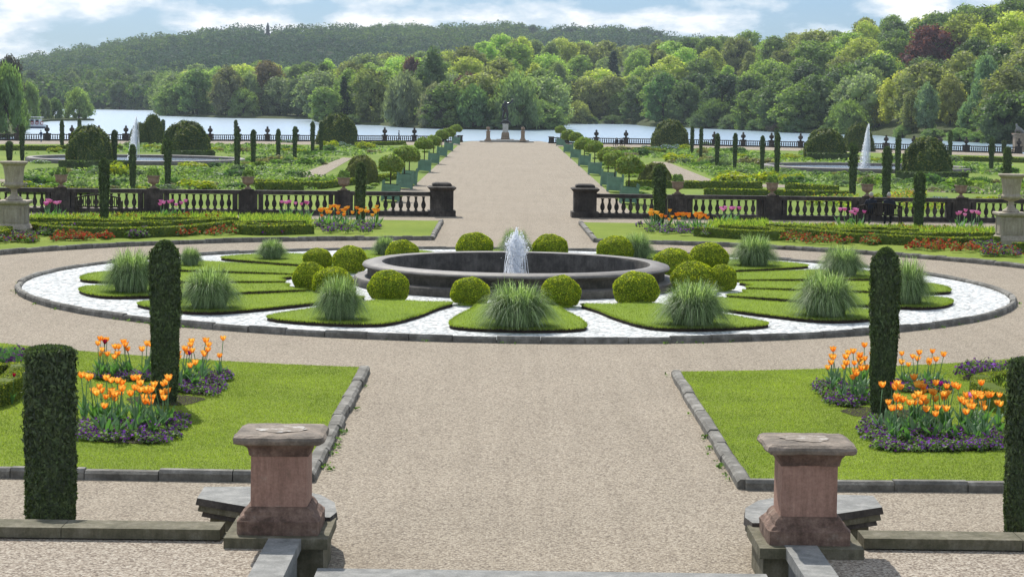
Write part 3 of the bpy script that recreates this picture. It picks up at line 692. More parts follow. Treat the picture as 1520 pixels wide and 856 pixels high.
def walker(loc, rz, label, top, hair, st=.28, arms=0):
    J = [(0, 0, .92), (0, 0, 1.15), (0, .01, 1.38), (0, .01, 1.48), (0, .02, 1.54), (.18, 0, 1.40), (.24, -.04, 1.12), (.2, .14, .92), (-.18, 0, 1.40), (-.24, .06, 1.12), (-.2, .16, 1.0 + arms),
         (.09, 0, .90), (.10, st * .5, .48), (.10, st * .6, .08), (.10, st * .6 + .14, .04), (-.09, 0, .90), (-.10, -st * .3, .48), (-.10, -st, .10), (-.10, -st + .14, .04)]
    E_ = [(0, 1), (1, 2), (2, 3), (3, 4), (2, 5), (5, 6), (6, 7), (2, 8), (8, 9), (9, 10), (0, 11), (11, 12), (12, 13), (13, 14), (0, 15), (15, 16), (16, 17), (17, 18)]
    R_ = [(.15, .11), (.14, .10), (.17, .11), .06, .05, .07, .05, .035, .07, .05, .035, .09, .065, .045, .04, .09, .065, .045, .04]
    o = figure('person', loc, rz, J, E_, R_, [top]); tag(o, label, 'person'); head(o, (0, .03, 1.64), hair); return o
walker(tuple(at(592, 209, -2)), -pi / 2, 'person in black walking along the lakeside promenade', 'cloth_black', 'hair_brown')
walker(tuple(at(61, 211, -2)), pi / 2 * .6, 'person in blue standing at the lakeside railing on the left', 'cloth_blue', 'hair_brown', .22, .35)
for k, px in enumerate((916, 922)):
    q = at(px, 216.5, -2)
    J = None
q = at(919, 217.5, -2)
bench(tuple(q), 0, 'dark bench by the lakeside balustrade, right of the avenue')
seated((q[0] - .4, q[1], -2), 0, 'person in dark clothes on the lakeside bench, left of the pair', 'cloth_black', 'hair_brown', 0)
seated((q[0] + .4, q[1], -2), 0, 'person in dark clothes on the lakeside bench, right of the pair', 'cloth_black', 'hair_grey', 0)

# ================================================================== LAKE BALUSTRADE AND STATUE
sb = MB(); sb.lathe([(.09, 0), (.06, .06), (.12, .22), (.06, .42), (.09, .55)], 'stone_dark', 6); sbm = sb.mesh('small_baluster')
def post_mesh():
    g = MB(); g.sqpile([(.48, 0), (.48, .25), (.40, .27), (.40, 1.0), (.5, 1.05), (.5, 1.15)], 'stone_dark'); return g.mesh('post')
def finial_mesh():
    g = MB(); g.lathe([(.22, 1.15), (.16, 1.3), (.14, 1.36), (.36, 1.52), (.42, 1.75), (.34, 1.95), (.14, 2.05), (.14, 2.12), (.2, 2.2), (.12, 2.34), (0, 2.42)], 'stone_dark', 12); return g.mesh('finial')
pm, fm = post_mesh(), finial_mesh()
for sgn, line, xs in ((-1, LKL, [683, 659, 615, 571, 527, 484, 440, 397, 354, 312, 269, 228, 187, 147, 107, 70, 27, -12]), (1, LKR, [818, 842, 885, 929, 972, 1016, 1060, 1103, 1145, 1188, 1231, 1273, 1315, 1356, 1395, 1434, 1472, 1512])):
    W_ = 'left' if sgn < 0 else 'right'
    def yof(px):
        tab = ((-60, 207), (0, 209), (160, 209.2), (330, 209.5), (500, 210.3), (683, 211)) if sgn < 0 else ((818, 213), (1000, 215.5), (1200, 220), (1360, 223.8), (1520, 228.5), (1580, 231))
        return np.interp(px, [a[0] for a in tab], [a[1] for a in tab])
    PP = [at(x, yof(x), -2) for x in xs]
    e = empty('lakeside_balustrade', tuple(PP[0])); tag(e, 'long stone balustrade with urn finials along the lake, %s of the statue' % W_, 'balustrade')
    nb = 0; extra = MB(); ex = 0; rail = MB(); pl = MB()
    for i, p in enumerate(PP):
        rel = p - PP[0]; link('post', pm, e, tuple(rel))
        if i > 0: link('finial', fm, e, tuple(rel))
        if i == len(PP) - 1: break
        q = PP[i + 1] - PP[0]; dd = q - rel; l = np.linalg.norm(dd); an = atan2(dd[1], dd[0])
        rail.box(tuple((rel + q) / 2 + (0, 0, .96)), (l - .7, .34, .14), 'stone_dark', an); pl.box(tuple((rel + q) / 2 + (0, 0, .13)), (l - .7, .34, .26), 'stone_dark', an)
        k = int(l / .42)
        for j in range(k):
            c = rel + dd * (.09 + .82 * (j + .5) / k) + (0, 0, .27)
            if nb < 100: link('baluster', sbm, e, tuple(c)).scale = (1, 1, 1.13); nb += 1
            else: extra.lathe([(.09, 0), (.06, .07), (.12, .24), (.06, .47), (.09, .62)], 'stone_dark', 6, tuple(c)); ex += 1
    rail.obj('rail', e); pl.obj('plinth', e); tag(extra.obj('far_balusters', e), None, None, None, 'stuff')
# statue
sp = at(750, 209.3, -2); st = empty('statue_pedestal', tuple(sp)); tag(st, 'tall pale stone pedestal on a dark base at the end of the avenue', 'pedestal')
g = MB(); g.box((0, 0, .15), (3.1, 3.1, .3), 'stone_dark'); g.obj('base_slab', st)
g = MB(); g.sqpile([(.78, .3), (.78, .5), (.72, .6), (.66, 1.3), (.58, 1.5)], 'stone_warm'); g.obj('lower_block', st)
g = MB(); g.sqpile([(.50, 1.5), (.50, 2.85), (.58, 2.95), (.58, 3.02)], 'stone_light'); g.obj('shaft', st)
zz = 3.02
J = [(0, 0, 1.9), (.02, 0, 2.3), (-.05, 0, 2.75), (-.08, 0, 2.95), (-.1, 0, 3.1), (-.1, 0, 3.25),
     (.22, 0, 2.78), (.6, 0, 2.95), (.95, 0, 3.25), (1.0, 0, 3.5), (-.35, 0, 2.7), (-.45, .05, 2.25), (-.30, .1, 1.85), (-.25, .1, 1.6),
     (.16, 0, 1.8), (.28, 0, 1.2), (.22, 0, .6), (.35, -.1, .55), (-.16, 0, 1.8), (-.30, 0, 1.25), (-.38, .1, .7), (-.45, 0, .6)]
E_ = [(0, 1), (1, 2), (2, 3), (3, 4), (4, 5), (2, 6), (6, 7), (7, 8), (8, 9), (2, 10), (10, 11), (11, 12), (12, 13), (0, 14), (14, 15), (15, 16), (16, 17), (0, 18), (18, 19), (19, 20), (20, 21)]
R_ = [(.34, .26), (.32, .26), (.42, .28), .15, .20, .18, .20, .16, .13, .22, .19, .15, .12, .1, .24, .19, .13, .1, .24, .19, .13, .1]
o = figure('bronze_statue', (sp[0], sp[1], sp[2] + zz), 0, [tuple(1.22 * q for q in j) for j in J], E_, [tuple(1.25 * q for q in r) if isinstance(r, tuple) else r * 1.25 for r in R_], ['bronze']); tag(o, 'dark bronze figure holding a head aloft on the tall pedestal', 'statue')
J = [(-.7, 0, .15), (-.35, -.1, .3), (0, 0, .38), (.35, .05, .36), (.65, 0, .15), (.75, -.1, -.2), (-.75, -.2, -.15), (.1, .1, .5)]
o2 = figure('fallen_figure', (0, 0, 0), 0, J, [(0, 1), (1, 2), (2, 3), (3, 4), (4, 5), (0, 6), (2, 7)], [.16, .26, .3, .26, .15, .1, .1, .2], ['bronze']); o2.parent = o; o2.scale = (1.1, 1.1, 1.15)
g = MB(); g.lathe([(.6, -.02), (.66, .1), (.4, .28), (0, .34)], 'bronze', 12); g.obj('rocky_base', o)
lp = at(752, 211.5, -2); g = MB(); g.box((0, 0, .1), (9.2, 5.0, .2), 'stone_grey'); g.box((0, 1.0, .28), (7.6, 3.4, .16), 'stone_grey'); o = g.obj('stone_landing', None, (lp[0], lp[1] + 2.6, -2)); tag(o, 'broad stone landing under the statue pedestal', 'landing')
for k, px in enumerate((724.5, 776)):
    q = at(px, 211.8, -2); e = empty('ball_pier', (q[0], q[1] + .3, -1.8)); tag(e, 'small stone pier with ball finial %s of the statue' % ('left' if k == 0 else 'right'), 'pier', 'ball piers beside the statue')
    g = MB(); g.sqpile([(.62, 0), (.5, .25), (.36, .55), (.32, .7), (.32, 1.6), (.4, 1.68), (.4, 1.76)], 'stone_warm'); g.obj('pier', e)
    g = MB(); g.lathe([(.15, 1.76), (.14, 1.84), (.28, 1.95), (.36, 2.15), (.28, 2.36), (0, 2.45)], 'stone_warm', 12); g.obj('ball', e)
# sphinx-like statue at right edge on its own pedestal
q = at(1512, 226, -2); e = empty('corner_pedestal', tuple(q)); tag(e, 'grey stone pedestal at the right end of the lakeside balustrade', 'pedestal')
g = MB(); g.sqpile([(.95, 0), (.95, .4), (.8, .5), (.8, 2.6), (1.0, 2.8), (1.0, 3.0)], 'stone_warm'); g.obj('shaft', e)
J = [(.6, 0, .35), (.2, 0, .5), (-.25, 0, .75), (-.45, 0, 1.2), (-.5, 0, 1.55), (-.6, .15, .35), (-.6, .15, .05), (.7, .2, .1)]
o = figure('seated_animal_statue', (q[0], q[1], 1.0), 0, J, [(0, 1), (1, 2), (2, 3), (3, 4), (2, 5), (5, 6), (0, 7)], [.38, .32, .3, .18, .22, .14, .1, .15], ['stone_grey']); tag(o, 'pale grey stone animal seated on the corner pedestal by the lake', 'statue')
# ================================================================== VEGETATION HELPERS
def tint(o, col):
    o.color = (*col, 1)
    for c in CHD.get(o.name, []): tint(c, col)
CHD = {}
def plant(p, loc, rz=0, sc=1, col=None):
    """place a plant prototype: root object plus (optionally) child meshes"""
    if not p.get('_used'): o = p; p['_used'] = 1; ch = PCH.get(p.name, [])
    else:
        o = p.copy(); COL.objects.link(o); ch = []
        for c in PCH.get(p.name, []):
            d = c.copy(); COL.objects.link(d); d.parent = o; ch.append(d)
            for c2 in PCH.get(c.name, []):
                d2 = c2.copy(); COL.objects.link(d2); d2.parent = d
    o.location = tuple(loc); o.rotation_euler = (sin(rz * 7) * .07, cos(rz * 5) * .07, rz); o.scale = sc if isinstance(sc, (tuple, list)) else (sc,) * 3
    if col is not None:
        o.color = (*col, 1)
        for c in ch: c.color = (*col, 1)
    return o
PCH = {}
def shell(g, n, surf, size, mat, rng, asp, tilt, up=0, depth=0):
    """leaves over a parametric surface: surf(u, v) -> point, normal"""
    P, Nn = surf(rng.uniform(0, 1, n), rng.uniform(0, 1, n))
    P = P - Nn * (np.abs(rng.normal(0, depth, n)))[:, None] if depth else P
    g.leaves(P, Nn, size, mat, rng, asp, tilt, up)
# --- yew columns
def yew_mesh(name, H, W, n, size, seed, flat_top=False, taper=.72):
    r_ = rs(seed); g = MB(); ph = r_.uniform(0, 6, 8)
    def prof(t):            # radius factor with height
        b = np.interp(t, [0, .04, .12, .35, .75, .93, .975, 1], [taper * .8, taper, taper + .12, .93, 1, .97, .9, .72] if not flat_top else [.9, .93, .95, 1, .97, .94, .93, .9])
        return b
    def wob(a, z): return 1 + .035 * np.sin(2 * a + ph[0] + z * 1.3) + .03 * np.sin(3 * a + ph[1] - z * 2.2) + .025 * np.sin(5 * a + z * 4 + ph[2]) + .02 * np.sin(z * 7 + ph[3] + a) + .035 * np.sin(8 * a + ph[4] + 3 * z) * np.sin(z * 13 + ph[5]) + .03 * np.sin(13 * a + ph[6]) * np.sin(z * 21 + ph[7] + 2 * a)
    def side(u, v):
        a = u * 2 * pi; z = v * H; r = W / 2 * prof(v) * wob(a, z)
        return np.column_stack([r * np.cos(a), r * np.sin(a), z]), np.column_stack([np.cos(a), np.sin(a), np.full(len(a), .15)])
    def top(u, v):
        a = u * 2 * pi; q = np.sqrt(v); r = W / 2 * q * (prof(1.)) ; z = H + (.03 if flat_top else .10) * W * (1 - q ** 2) * 2
        return np.column_stack([r * np.cos(a), r * np.sin(a), z]), np.column_stack([.3 * np.cos(a), .3 * np.sin(a), np.ones(len(a))])
    K = 28; S = 24; V = []
    for j in range(K + 1):
        t = j / K
        for i in range(S):
            a = 2 * pi * i / S; r = W / 2 * prof(t) * wob(a, t * H) * .96; V.append((r * cos(a), r * sin(a), t * H * .995))
    g.add(V, [(j * S + i, j * S + (i + 1) % S, (j + 1) * S + (i + 1) % S, (j + 1) * S + i) for j in range(K) for i in range(S)] + [tuple(K * S + i for i in range(S))], 'yew', True)
    shell(g, n, side, size, 'yew', r_, 2.2, .8, .4, size * .35)
    shell(g, int(n * .10), top, size, 'yew', r_, 2.2, .7, .6)
    m_ = int(n * .11)
    def fuzz(u, v):
        P, Nn = side(u, .5 + .5 * v); return P + Nn * size * (.2 + .9 * (np.sin(u * 91 + v * 57) > 0))[:, None], Nn
    shell(g, m_, fuzz, size, 'yew', r_, 2.6, .5, .8)
    return g.mesh(name)
YG = (.085, .125, .045)
yA = yew_mesh('yew_column', 2.62, .62, 15000, .030, 1)
yB = yew_mesh('yew_column', 2.3, .70, 15000, .030, 2, True)
yC = yew_mesh('yew_column', 2.8, .60, 4500, .06, 3)
yD = [yew_mesh('yew_column', 4.0, .75, 2400, .12, 4 + k) for k in range(3)]
def yew(me, px, by, ty, w, z, label, group=None, rz=0, dy=0):
    p = at(px, by, z); p[1] += dy; s = scale_at(p[1]); H = (by - ty) / s - .0; v = me.vertices
    co_ = np.empty(len(v) * 3, np.float32); v.foreach_get('co', co_); h0 = co_.reshape(-1, 3)[:, 2].max(); w0 = co_.reshape(-1, 3)[:, 0].max() * 2
    o = link('yew_column', me, None, tuple(p)); o.scale = (w / s / w0, w / s / w0, H / h0); o.rotation_euler = (0, 0, rz); o.color = (*YG, 1)
    return tag(o, label, 'yew', group)
yew(yA, 245, 604, 351, 56, 0, 'tall dark yew column in a soil circle on the left front lawn, beside orange tulips')
yew(yA, 1308, 623, 361, 52, 0, 'tall dark yew column on the right front lawn, among orange tulips', rz=2)
yew(yB, 76, 788, 503, 88, 0, 'wide flat-topped clipped yew at the front left behind the terrace wall')
yew(yB, 1522, 800, 520, 76, 0, 'clipped yew cut off by the right edge of the view behind the terrace wall', rz=1, dy=0)
G2 = 'yew columns on the far lawns'
yew(yC, 155, 334, 234, 20, 0, 'yew column in front of the empty bench', G2)
yew(yC, 535, 336, 240, 20, 0, 'yew column rising from the orange tulips left of the gap', G2, 1)
yew(yC, 978, 339, 243, 24, 0, 'yew column rising from the orange tulips right of the gap', G2, 2)
yew(yC, 1363, 345, 253, 22, 0, 'yew column just right of the seated couple', G2, 3)
G3 = 'yew columns of the lower garden'
YL = [(14, 238, 209, 15), (12, 207, 195, 10), (33, 238, 183.5, 11), (92, 223, 178, 9), (118, 208, 177, 8), (170, 243, 192, 12), (197, 280, 213, 15), (249, 279, 203, 15), (242, 206, 177, 9), (350, 210, 177.5, 8), (352, 257, 192, 13), (376, 247, 191.5, 11), (413, 240, 190.5, 10), (437.5, 238, 187, 10), (464, 227, 180, 9), (476.5, 226, 179.5, 9)]
YR = [(1027, 230, 187, 8), (1040, 237, 188, 8), (1064, 248, 197, 10), (1090.5, 250, 196.5, 10), (1131, 254, 200.5, 10), (1153, 259, 196, 12), (1152, 215, 190, 8), (1265, 292, 209.5, 17), (1259, 222, 189.5, 8), (1315, 296, 216, 20), (1332, 262, 200, 12), (1386, 222, 193, 7.5), (1410, 233, 193, 9), (1471, 253, 203, 11), (1493, 300, 216, 17), (1490, 228, 208, 9)]
for side_, lst in (('left', sorted(YL)), ('right', sorted(YR))):
    for i, (x, b, t, w) in enumerate(lst):
        yew(yD[i % 3], x, b, t, w, -2, 'dark yew column, %s counted from the left in the lower garden\'s %s half' % (ordn(i), side_), G3, i)
# --- soil circle round the near yews
for x, b in ((245, 602), (1308, 621)):
    p = at(x, b, 0); g = MB(); g.add([(p[0] + (.62 + .04 * sin(5 * a)) * cos(a), p[1] + (.62 + .03 * sin(4 * a)) * sin(a), .098) for a in np.linspace(0, 2 * pi, 33)[:-1]], [tuple(range(32))], 'soil'); struct(g, 'soil_circle')
# --- box balls
def ball_mesh(name, n, size, seed, ry=1.):
    r_ = rs(seed); g = MB(); ph = r_.uniform(0, 6, 6)
    def R_(a, t): return .5 * (1 + .02 * np.sin(3 * a + ph[0]) + .025 * np.sin(2 * t * 3 + ph[1] + a) + .012 * np.sin(7 * a + ph[2]))
    def s_(u, v):
        a = u * 2 * pi; c = 1 - v * 1.62; th = np.arccos(np.clip(c, -1, 1)); r = R_(a, th); N_ = np.column_stack([np.sin(th) * np.cos(a), np.sin(th) * np.sin(a), np.cos(th)])
        return N_ * r[:, None] * (1, 1, .86) + (0, 0, .30), N_
    S = 24; K = 14; V = []
    for j in range(K + 1):
        th = 2.23 * j / K
        for i in range(S):
            a = 2 * pi * i / S; r = R_(a, th) * .97; V.append((r * sin(th) * cos(a), r * sin(th) * sin(a), r * cos(th) * .86 + .30))
    g.add(V, [(j * S + i, (j + 1) * S + i, (j + 1) * S + (i + 1) % S, j * S + (i + 1) % S) for j in range(K) for i in range(S)], 'box_ball', True)
    shell(g, n, s_, size, 'box_ball', r_, 1.5, .55, .1, size * .4)
    return g.mesh(name)
bm_ = [ball_mesh('box_ball', 9000, .022, 50 + k) for k in range(3)]
BP = [(458, 432, 52, 45), (492, 440, 62, 43), (470, 400, 45, 25), (519, 406, 53, 43), (575, 448, 63, 49), (698, 454, 60, 44), (833, 457, 61, 50), (944, 452, 70, 47), (1031, 435, 68, 39), (1074, 433, 44, 42), (1053, 402, 60, 26), (1000, 411, 61, 43), (914, 390, 57, 28), (817, 385, 54, 22), (704, 384, 56, 25), (596, 391, 50, 30)]
pos = ['far left, low and wide', 'left, behind a grass clump', 'far left, mostly hidden behind its neighbour', 'left of the basin, tall and round', 'front left of the basin', 'front of the basin, left of the middle grass clump', 'front of the basin, right of the middle grass clump', 'front right of the basin, the largest', 'right, behind a grass clump', 'far right, leaning against its neighbour', 'right rear, bright yellow topped', 'right of the basin, tall and bright', 'rear right behind the basin', 'behind the basin, just right of the jet', 'behind the basin, left of the jet', 'rear left behind the basin']
for i, (x, b, w, h) in enumerate(BP):
    p = at(x, b, .05); p[1] += .32; s = scale_at(p[1]); o = link('box_ball', bm_[i % 3], None, (p[0], p[1], .06)); o.rotation_euler = (0, 0, i * 1.3)
    hh = (h / s) / .79; hh = max(hh, w / s * .92); o.scale = (w / s, w / s, hh); tag(o, 'clipped golden box ball ' + pos[i], 'box ball', 'box balls round the fountain')
# --- fountain grass clumps
def clump_mesh(name, n, W, H, seed, w=.007, mat='miscanthus'):
    r_ = rs(seed); g = MB(); a = r_.uniform(0, 2 * pi, n); K = 6
    r0_ = .24 * W * np.sqrt(r_.uniform(0, 1, n)); out = np.sqrt(r_.uniform(.0, 1, n)) * 1.0; l = np.where(r_.uniform(0, 1, n) < .25, r_.uniform(.35, .8, n), r_.uniform(.75, 1.08, n))
    az = a + r_.normal(0, .45, n); side = np.column_stack([-np.sin(az), np.cos(az)]); dirs = np.column_stack([np.cos(az), np.sin(az)])
    rows = []
    for k in range(K + 1):
        t = k / K; rr = out * W * .42 * l * (.35 * t + .65 * t * t); zt = H * l * (1.0 - .42 * out ** 1.5) ; z = zt * (2.1 * t - 1.1 * t * t) - out ** 1.6 * H * l * .66 * t ** 2.6
        c = np.column_stack([r0_ * np.cos(a), r0_ * np.sin(a)]) + dirs * rr[:, None] + side * (.05 * W * np.sin(a * 7) * t * t)[:, None]
        ww = w * (1 - t) ** .6 * (1.2 if k else .7) if k < K else 0.0006
        rows.append((np.column_stack([c - side * ww, np.maximum(z, .01)]), np.column_stack([c + side * ww, np.maximum(z, .01)])))
    V = np.stack([q for r in rows for q in r], 1).reshape(-1, 3); m = 2 * (K + 1)
    base = np.arange(n)[:, None] * m
    F_ = np.concatenate([base + np.array([2 * k, 2 * k + 1, 2 * k + 3, 2 * k + 2]) for k in range(K)])
    g.add(V, [F_], mat); return g.mesh(name)
gm = [clump_mesh('grass_clump', 4200, 1.7, .92, 60 + k, .0062) for k in range(3)]
GC = [(768, 484, 125, 65, 'front middle, before the fountain'), (503, 474, 86, 64, 'front left of the fountain'), (1030, 482, 116, 66, 'front right of the fountain'), (1228, 469, 112, 68, 'on the right, left of the yew column'), (308, 457, 100, 60, 'on the left, right of the yew column'), (192, 433, 90, 64, 'on the far left edge of the ring'), (281, 394, 40, 27, 'rear left, half behind the yew column'), (402, 384, 52, 29, 'rear left of the ring, alone on its turf'), (570, 378, 40, 28, 'behind the left box balls'), (765, 378, 56, 38, 'behind the basin, partly hidden by the jet'), (946, 384, 58, 38, 'behind the right box balls'), (1120, 394, 76, 46, 'rear right of the ring'), (1252, 409, 80, 44, 'right rear, left of the yew column'), (1348, 450, 84, 66, 'on the far right, right of the yew column')]
for i, (x, b, w, h, lb) in enumerate(GC):
    p = at(x, b, .15); p[1] += .25; s = scale_at(p[1]); o = link('grass_clump', gm[i % 3], None, (p[0], p[1], .14)); o.rotation_euler = (0, 0, i * 2.1)
    o.scale = (w / s / 1.62, w / s / 1.62, h / s / .86 ); tag(o, 'arching ornamental grass clump ' + lb, 'ornamental grass', 'grass clumps in the turf ring')
# --- low box hedges
def hedge(pts, w, h, z, label, name='box_hedge', mat='box_hedge', dens=1500, size=.03, closed=False, col=None):
    g = MB(); r_ = rs(int(abs(pts[0][0]) * 100) % 999); pts = [np.array(p[:2], float) for p in pts]
    if closed: pts.append(pts[0])
    # resample
    out = [pts[0]]
    for a, b in zip(pts[:-1], pts[1:]):
        k = max(1, int(np.linalg.norm(b - a) / .4)); out += [a + (b - a) * (i + 1) / k for i in range(k)]
    for _ in range(2): out = [out[0]] + [(out[i - 1] + 2 * out[i] + out[i + 1]) / 4 for i in range(1, len(out) - 1)] + [out[-1]]
    n = len(out); V = []; sec = [(-1, 0), (-1.02, .75), (-.85, 1), (.85, 1), (1.02, .75), (1, 0)]
    nn = []
    for i in range(n):
        t = out[min(i + 1, n - 1)] - out[max(i - 1, 0)]; t /= np.linalg.norm(t); nrm = np.array([-t[1], t[0]]); nn.append(nrm)
        ww = w / 2 * r_.uniform(.94, 1.06); hh = h * r_.uniform(.96, 1.04)
        for u, v in sec: V.append((*(out[i] + nrm * u * ww), z + v * hh))
    g.add(V, [(i * 6 + j, i * 6 + j + 1, (i + 1) * 6 + j + 1, (i + 1) * 6 + j) for i in range(n - 1) for j in range(5)] + [(0, 1, 2, 3, 4, 5), tuple((n - 1) * 6 + 5 - j for j in range(6))], mat, False)
    Lt = sum(np.linalg.norm(out[i + 1] - out[i]) for i in range(n - 1)); m_ = int(Lt * (w + 2 * h) * dens)
    k = r_.randint(0, n - 1, m_); f = r_.uniform(0, 1, m_)[:, None]; o_ = np.array(out); nn = np.array(nn); c = o_[k] * (1 - f) + o_[k + 1] * f; nv = nn[k]
    q = r_.uniform(-(h + w / 2), h + w / 2, m_); onside = np.abs(q) > w / 2
    off = np.where(onside, np.sign(q) * w / 2, q); zz_ = np.where(onside, h - (np.abs(q) - w / 2), h)
    P = np.column_stack([c + nv * off[:, None], z + zz_]); NN = np.where(onside[:, None], np.column_stack([nv * np.sign(q)[:, None], np.full(m_, .2)]), np.array([[0, 0, 1.]]))
    g.leaves(P, NN, size, mat, r_, 1.5, .6)
    o = g.obj(name); return tag(o, label, 'hedge', 'low clipped box hedges')
def A_(*px): return [at(x, y, .3) for x, y in px]
H1 = [([(-30, 336), (40, 334), (78, 341), (150, 343.5), (220, 343), (270, 341), (330, 334), (352, 332)], 'long box hedge along the left far lawn'),
      ([(462, 338), (430, 339), (385, 340.5), (358, 339.5), (354, 334), (400, 331.5), (452, 333)], 'short looped box hedge left of the orange tulips'),
      ([(40, 328), (120, 329), (200, 332), (260, 333), (320, 328), (350, 327)], 'back box hedge on the left far lawn'),
      ([(210, 327), (270, 326.5), (330, 330)], 'short slanting box hedge at the back of the left far lawn'),
      ([(-40, 351), (-10, 350), (9, 345), (9, 341)], 'box hedge end beside the left vase pedestal'),
      ([(1035, 342), (1080, 345), (1120, 347.5), (1155, 348.5), (1156, 344), (1120, 340), (1080, 339)], 'short looped box hedge right of the orange tulips'),
      ([(1150, 342), (1200, 345), (1262, 351.5), (1330, 354), (1400, 357.5), (1440, 358), (1478, 356)], 'long box hedge along the right far lawn'),
      ([(1140, 337), (1200, 340), (1260, 346), (1330, 348), (1400, 350), (1475, 350)], 'back box hedge on the right far lawn'),
      ([(1508, 366), (1530, 366), (1560, 362)], 'bright box hedge end beside the right vase pedestal'),
      ([(1240, 344), (1300, 341), (1360, 345)], 'short slanting box hedge behind the right yew')]
for px, lb in H1: hedge(A_(*px), .42, .34, .08, lb, dens=700, size=.05)
hedge([at(x, y, .3) for x, y in ((-60, 592), (-20, 588), (10, 577), (28, 560), (34, 548), (12, 548), (-20, 556), (-60, 560))], .34, .36, .08, 'curled golden box hedge at the left edge of the front lawn', dens=3500, size=.024)
hedge([at(x, y, .3) for x, y in ((1560, 612), (1510, 600), (1475, 590), (1448, 577), (1450, 568), (1490, 562), (1560, 562))], .34, .36, .08, 'curled golden box hedge at the right edge of the front lawn', dens=3500, size=.024)
for px, lb, h in (([(380, 278), (450, 278)], 'thin box hedge in the lower garden, left of the urns', .5), ([(590, 262), (470, 277), (380, 272)], 'slanting box hedge in the lower garden on the left', .4), ([(930, 275.5), (1130, 277)], 'box hedge in the lower garden right of the planters', .5), ([(1045, 288), (1140, 289.5), (1260, 292)], 'box hedge just beyond the right balustrade', .5), ([(150, 285), (10, 283)], 'box hedge just beyond the left balustrade', .4),
                  ([(0, 221), (120, 221.5), (180, 221)], 'far left box hedge near the promenade', .5), ([(600, 213), (530, 215), (540, 221)], 'box hedge near the promenade left of the avenue', .45), ([(900, 222), (960, 223), (985, 226)], 'box hedge near the promenade right of the avenue', .45), ([(1400, 236), (1540, 240)], 'far right box hedge near the promenade', .5),
                  ([(1170, 279), (1240, 284)], 'short box hedge in front of the right pool', .5)):
    hedge([at(x, y, -1.8) for x, y in px], .7, h + .1, -2, lb, dens=90, size=.14)
# thick dark yew hedges under the domes
for px, lb, h in (([(92, 252), (140, 253), (185, 252)], 'clipped dark hedge in front of the left dome', .85), ([(1198, 238), (1262, 239)], 'clipped dark hedge in front of the right dome', .9), ([(1338, 269), (1380, 271), (1427, 270)], 'clipped dark hedge in front of the rightmost dome', .9), ([(262, 232), (312, 231)], 'low dark hedge beside the second left dome', .6)):
    o = hedge([at(x, y, -2) for x, y in px], 1.6, h, -2, lb, 'yew_hedge', 'yew', 90, .16); o.color = (.09, .13, .045, 1)

# --- domes
def dome_mesh(name, n, size, seed):
    r_ = rs(seed); g = MB(); ph = r_.uniform(0, 6, 9)
    def bumpy(a, th): return 1 + .05 * np.sin(2 * a + ph[0]) * np.sin(th) + .045 * np.sin(5 * a + ph[1] + 2 * th) + .04 * np.sin(7 * th + ph[2] + 3 * a) + .03 * np.sin(11 * a + ph[3] - 5 * th) + .02 * np.sin(17 * a + 9 * th)
    def s_(u, v):
        a = u * 2 * pi; th = np.arccos(1 - v); r = bumpy(a, th); N_ = np.column_stack([np.sin(th) * np.cos(a), np.sin(th) * np.sin(a), np.cos(th)])
        P = N_ * r[:, None]; P[:, 0] *= .5; P[:, 1] *= .5; P[:, 2] = np.abs(P[:, 2]) ** .8; return P, N_
    S = 40; K = 14; V = []
    for j in range(K + 1):
        th = pi / 2 * j / K
        for i in range(S):
            a = 2 * pi * i / S; r = bumpy(a, th) * .97; V.append((r * sin(th) * cos(a) * .5, r * sin(th) * sin(a) * .5, abs(r * cos(th)) ** .8))
    g.add(V, [(j * S + i, (j + 1) * S + i, (j + 1) * S + (i + 1) % S, j * S + (i + 1) % S) for j in range(K) for i in range(S)], 'topiary', True)
    P, N_ = s_(r_.uniform(0, 1, n), r_.uniform(0, 1, n)); g.leaves(P, N_, size, 'topiary', r_, 1.6, .6, .2); return g.mesh(name)
dm = [dome_mesh('yew_dome', 5200, .028, 80 + k) for k in range(3)]
for i, (x, b, t, w, lb) in enumerate([(129, 244, 190, 70, 'large dome of dark yew left of the tall jet'), (225, 214, 173, 32, 'narrow yew mound behind the left jet'), (206, 214, 184, 30, 'small yew mound behind the left jet'), (274, 230, 183, 73, 'large yew dome right of the left jet'), (500, 215, 172.5, 58, 'rounded yew dome beyond the left planter row'), (996, 219, 181, 57, 'rounded yew dome beyond the right planter row'), (1227, 236, 194, 64, 'wide yew dome left of the right pool'), (1276, 225, 185.5, 44, 'yew dome partly behind the right jet'), (1378, 262, 208, 76, 'large yew dome right of the right pool')]):
    p = at(x, b, -2); s = scale_at(p[1]); p[1] += w / s * .25; o = link('yew_dome', dm[i % 3], None, tuple(p)); s = scale_at(p[1]); o.scale = (w / s, w / s, (b - t) / s * 1.02); o.rotation_euler = (0, 0, i); o.color = (.11, .165, .048, 1); tag(o, lb, 'yew dome', 'yew domes of the lower garden')
for i, (x, b, t, w, lb) in enumerate([(537, 272, 232, 50, 'rounded olive brown shrub behind the left yew column'), (972, 278, 243, 50, 'rounded olive shrub behind the right yew column'), (575, 262, 214, 0, '')]):
    if not w: continue
    p = at(x, b, -2); s = scale_at(p[1]); o = link('round_shrub', dm[i % 3], None, tuple(p)); o.scale = (w / s, w / s, (b - t) / s); o.color = (.22, .25, .07, 1); tag(o, lb, 'shrub')
